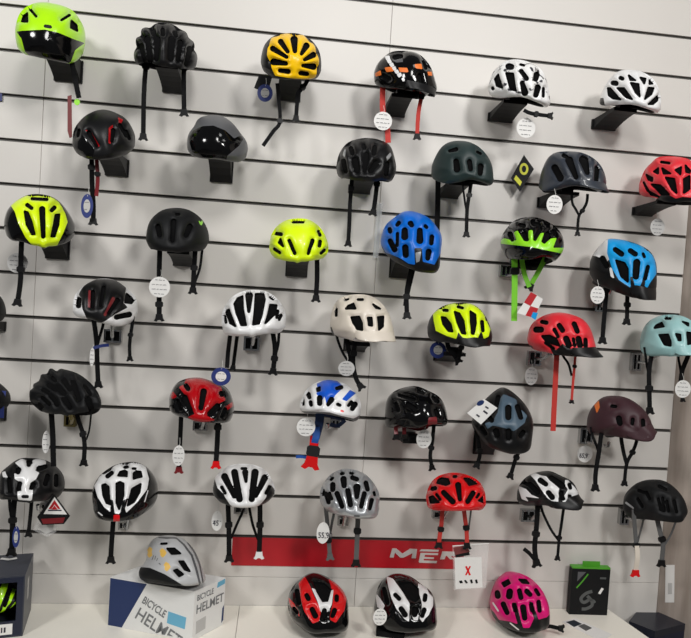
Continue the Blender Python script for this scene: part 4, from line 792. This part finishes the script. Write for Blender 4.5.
# dark carton with a window and a lime helmet inside, cut by the left edge
w0 = at_z(22.5,636,z_); w1 = at_z(31,609,z_); zt = at_y(33,553,w1[1])[2]-z_
WXd = np.array([-(w0-w1)[1],(w0-w1)[0],0]); WXd /= np.linalg.norm(WXd); WXd = WXd if WXd[0] > 0 else -WXd
WYd = (w1-w0)/np.linalg.norm(w1-w0); dp = np.linalg.norm(w1-w0); bw = .34
wx = link('window_box',None); tag(wx,'dark carton with a front window showing a lime helmet','box')
mw = np.eye(4); mw[:3,0] = WXd; mw[:3,1] = WYd; mw[:3,3] = w0; wx.matrix_world = Matrix(mw.tolist())   # local: x<0 to the left, y into the depth
def wbox(name, a, b, mk): return MB().box(a,b).build(name, mk, wx)
T_ = .004
wbox('top_panel',(-bw,0,zt-T_),(0,dp,zt),'boxdark'); wbox('bottom_panel',(-bw,0,0),(0,dp,T_),'boxdark'); wbox('side_panel',(-T_,0,T_),(0,dp,zt-T_),'boxdark'); wbox('side_panel',(-bw,0,T_),(-bw+T_,dp,zt-T_),'boxdark'); wbox('back_panel',(-bw+T_,dp-T_,T_),(-T_,dp,zt-T_),'boxdark')
ww = .022
MB().box((-bw+T_,0,T_),(-T_,T_,.052)).box((-bw+T_,0,zt-.02),(-T_,T_,zt-T_)).box((-ww,0,.052),(-T_,T_,zt-.02)).box((-bw+T_,0,.052),(-bw+ww,T_,zt-.02)).build('window_frame','navybox',wx)
wbox('barcode_label',(-.15,-.001,.010),(-.030,-.0002,.044),'paper')
for i in range(9): wbox('barcode_bar',(-.118+i*.008,-.0018,.018),(-.118+i*.008+.003+(i%3)*.001,-.0011,.034),'ink')
wbox('side_print',(.0002,dp*.35,zt*.45),(.0008,dp*.5,zt*.8),'greypaper')
helmet('h44','lime striped helmet in the window box','black bike helmet with lime stripes packed inside the dark window carton',(-62,568),
 [(40,300),(80,180),(200,95),(350,65),(500,75),(620,120),(695,220),(712,325),(675,420),(400,438),(80,425)],'black',
 [(500,110,14,430,400,14),(640,180,10,590,330,10),(300,110,16,280,400,14)],
 [('lime',[(608,70,26,560,200,30),(560,200,30,470,420,28),(680,150,13,620,290,17),(620,290,17,530,430,15),(672,300,8,600,420,9),(440,70,26,350,400,28),(220,90,24,190,400,26)],'lime_stripe')],y=w0[1]+.060,pitch=4,yaw=90,stretch=.66,group='boxed helmets')
tag(wbox2 := MB().ribbon([at_z(1,558.5,z_+zt+.002)-w1, at_z(9,559.5,z_+zt+.002)-w1, at_z(17,558,z_+zt+.002)-w1],.012,.0012,up=(0,0,1)).build('paper_slip','paper',None,tuple(w1)),'white paper slip lying on top of the dark window carton','paper slip')
# black and green light box
g0 = at_z(569,614.3,z_); g1 = at_z(607,615.3,z_); gz = at_y(610,568,g1[1])[2]-z_; gu = (g1-g0)/np.linalg.norm(g1-g0); gn = np.array([-gu[1],gu[0],0])
gd = min(.11, abs(g0[1])-.02)
gb = thing('accessory_box','black accessory carton with green top and curved grey emblem','box',tuple((g0+g1)/2+gn*gd/2)); gc = np.array(gb.location)
MB().prism([p-gc for p in (g0,g1,g1+gn*gd,g0+gn*gd)],(0,0,gz-.006)).build('carton','boxblack',gb)
MB().prism([p-gc+np.array([0,0,gz-.006]) for p in (g0,g1,g1+gn*gd,g0+gn*gd)],(0,0,.006)).build('green_top','boxgreen',gb)
ta = g0+(g1-g0)*.30+gn*gd*.5; tb_ = g0+(g1-g0)*.76+gn*gd*.5
MB().prism([ta-gc+np.array([0,0,gz]),tb_-gc+np.array([0,0,gz]),tb_-gc+np.array([0,0,gz+.018]),ta-gc+np.array([0,0,gz+.018])],gn*.002).build('hang_tab','boxgreen',gb)
def gstroke(uv, wd, mk, name):
    mb = MB(); pts = [g0+(g1-g0)*s+np.array([0,0,gz*t])-gn*.0006-gc for s,t in uv]; mb.ribbon(spline(pts,5), wd, .0008, up=-gn).build(name, mk, gb)
gstroke([(.56,.50),(.40,.45),(.28,.34),(.36,.26),(.52,.33)],.012,'boxlogo','emblem'); gstroke([(.44,.40),(.56,.30),(.58,.20),(.44,.13),(.32,.12)],.012,'boxlogo','emblem'); gstroke([(.52,.33),(.62,.30),(.66,.26)],.008,'boxlogo','emblem')
gstroke([(.14,.56),(.28,.70),(.42,.86)],.005,'boxgreen','green_stripe')
on_face(g0,g1,gz,'price_sticker','paper',[(.72,.46),(.78,.44),(.86,.56),(.80,.58)],gb,gc); on_face(g0,g1,gz,'printed_line','boxlogo',[(.74,.76),(.90,.76),(.90,.80),(.74,.80)],gb,gc); on_face(g0,g1,gz,'printed_picture','grey',[(.15,.70),(.36,.90),(.15,.90)],gb,gc)
# leaflets lying on the counter
for i, (lab, pts, mk, ex) in enumerate([('white leaflet with grey picture lying on the counter beside the pink helmet',[(562,622),(575,618.5),(612,634.5),(602,642)],'paper',[('print_picture','navygrey',[(566,622),(574,620),(582,624),(574,627)]),('print_picture','strap_grey',[(578,626),(584,624),(592,628),(586,631)])])]):
    P = [at_z(a,b,SHZ+.001) for a,b in pts]; c = sum(P)/4; lf = thing('leaflet',lab,'leaflet',tuple(c)); MB().prism([p-c for p in P],(0,0,.001)).build('sheet',mk,lf)
    for nm, m2, q in ex: MB().prism([at_z(a,b,SHZ+.0022)-c for a,b in q],(0,0,.0006)).build(nm,m2,lf)
# black strap block in front of the white and black helmet
P = [at_z(a,b,SHZ+.001) for a,b in ((376,631),(405,634),(404,640),(376,636))]; c = sum(P)/4
tag(MB().prism([p-c for p in P],(0,0,.018)).build('folded_strap','strap_black',None,tuple(c)),'folded black strap in front of the white and black helmet on the counter','strap')
# navy carton on the floor between counter and side wall
nz = SHZ-.012
tp = [at_z(a,b,nz) for a,b in ((629,621),(637,611.3),(660,612.3),(689,622.8),(655,631.2))]; c = sum(tp)/5; c[2] = 0
cr_ = thing('storage_crate','navy storage crate with a dark glossy lid standing between counter and side wall','crate',tuple(c))
MB().prism([(p-c)*np.array([.985,.985,0]) for p in tp],(0,0,nz-.025)).build('body','navybox',cr_)
MB().prism([(p-c)*np.array([1,1,0])+np.array([0,0,nz-.025]) for p in tp],(0,0,.025)).build('lid','boxtop',cr_)
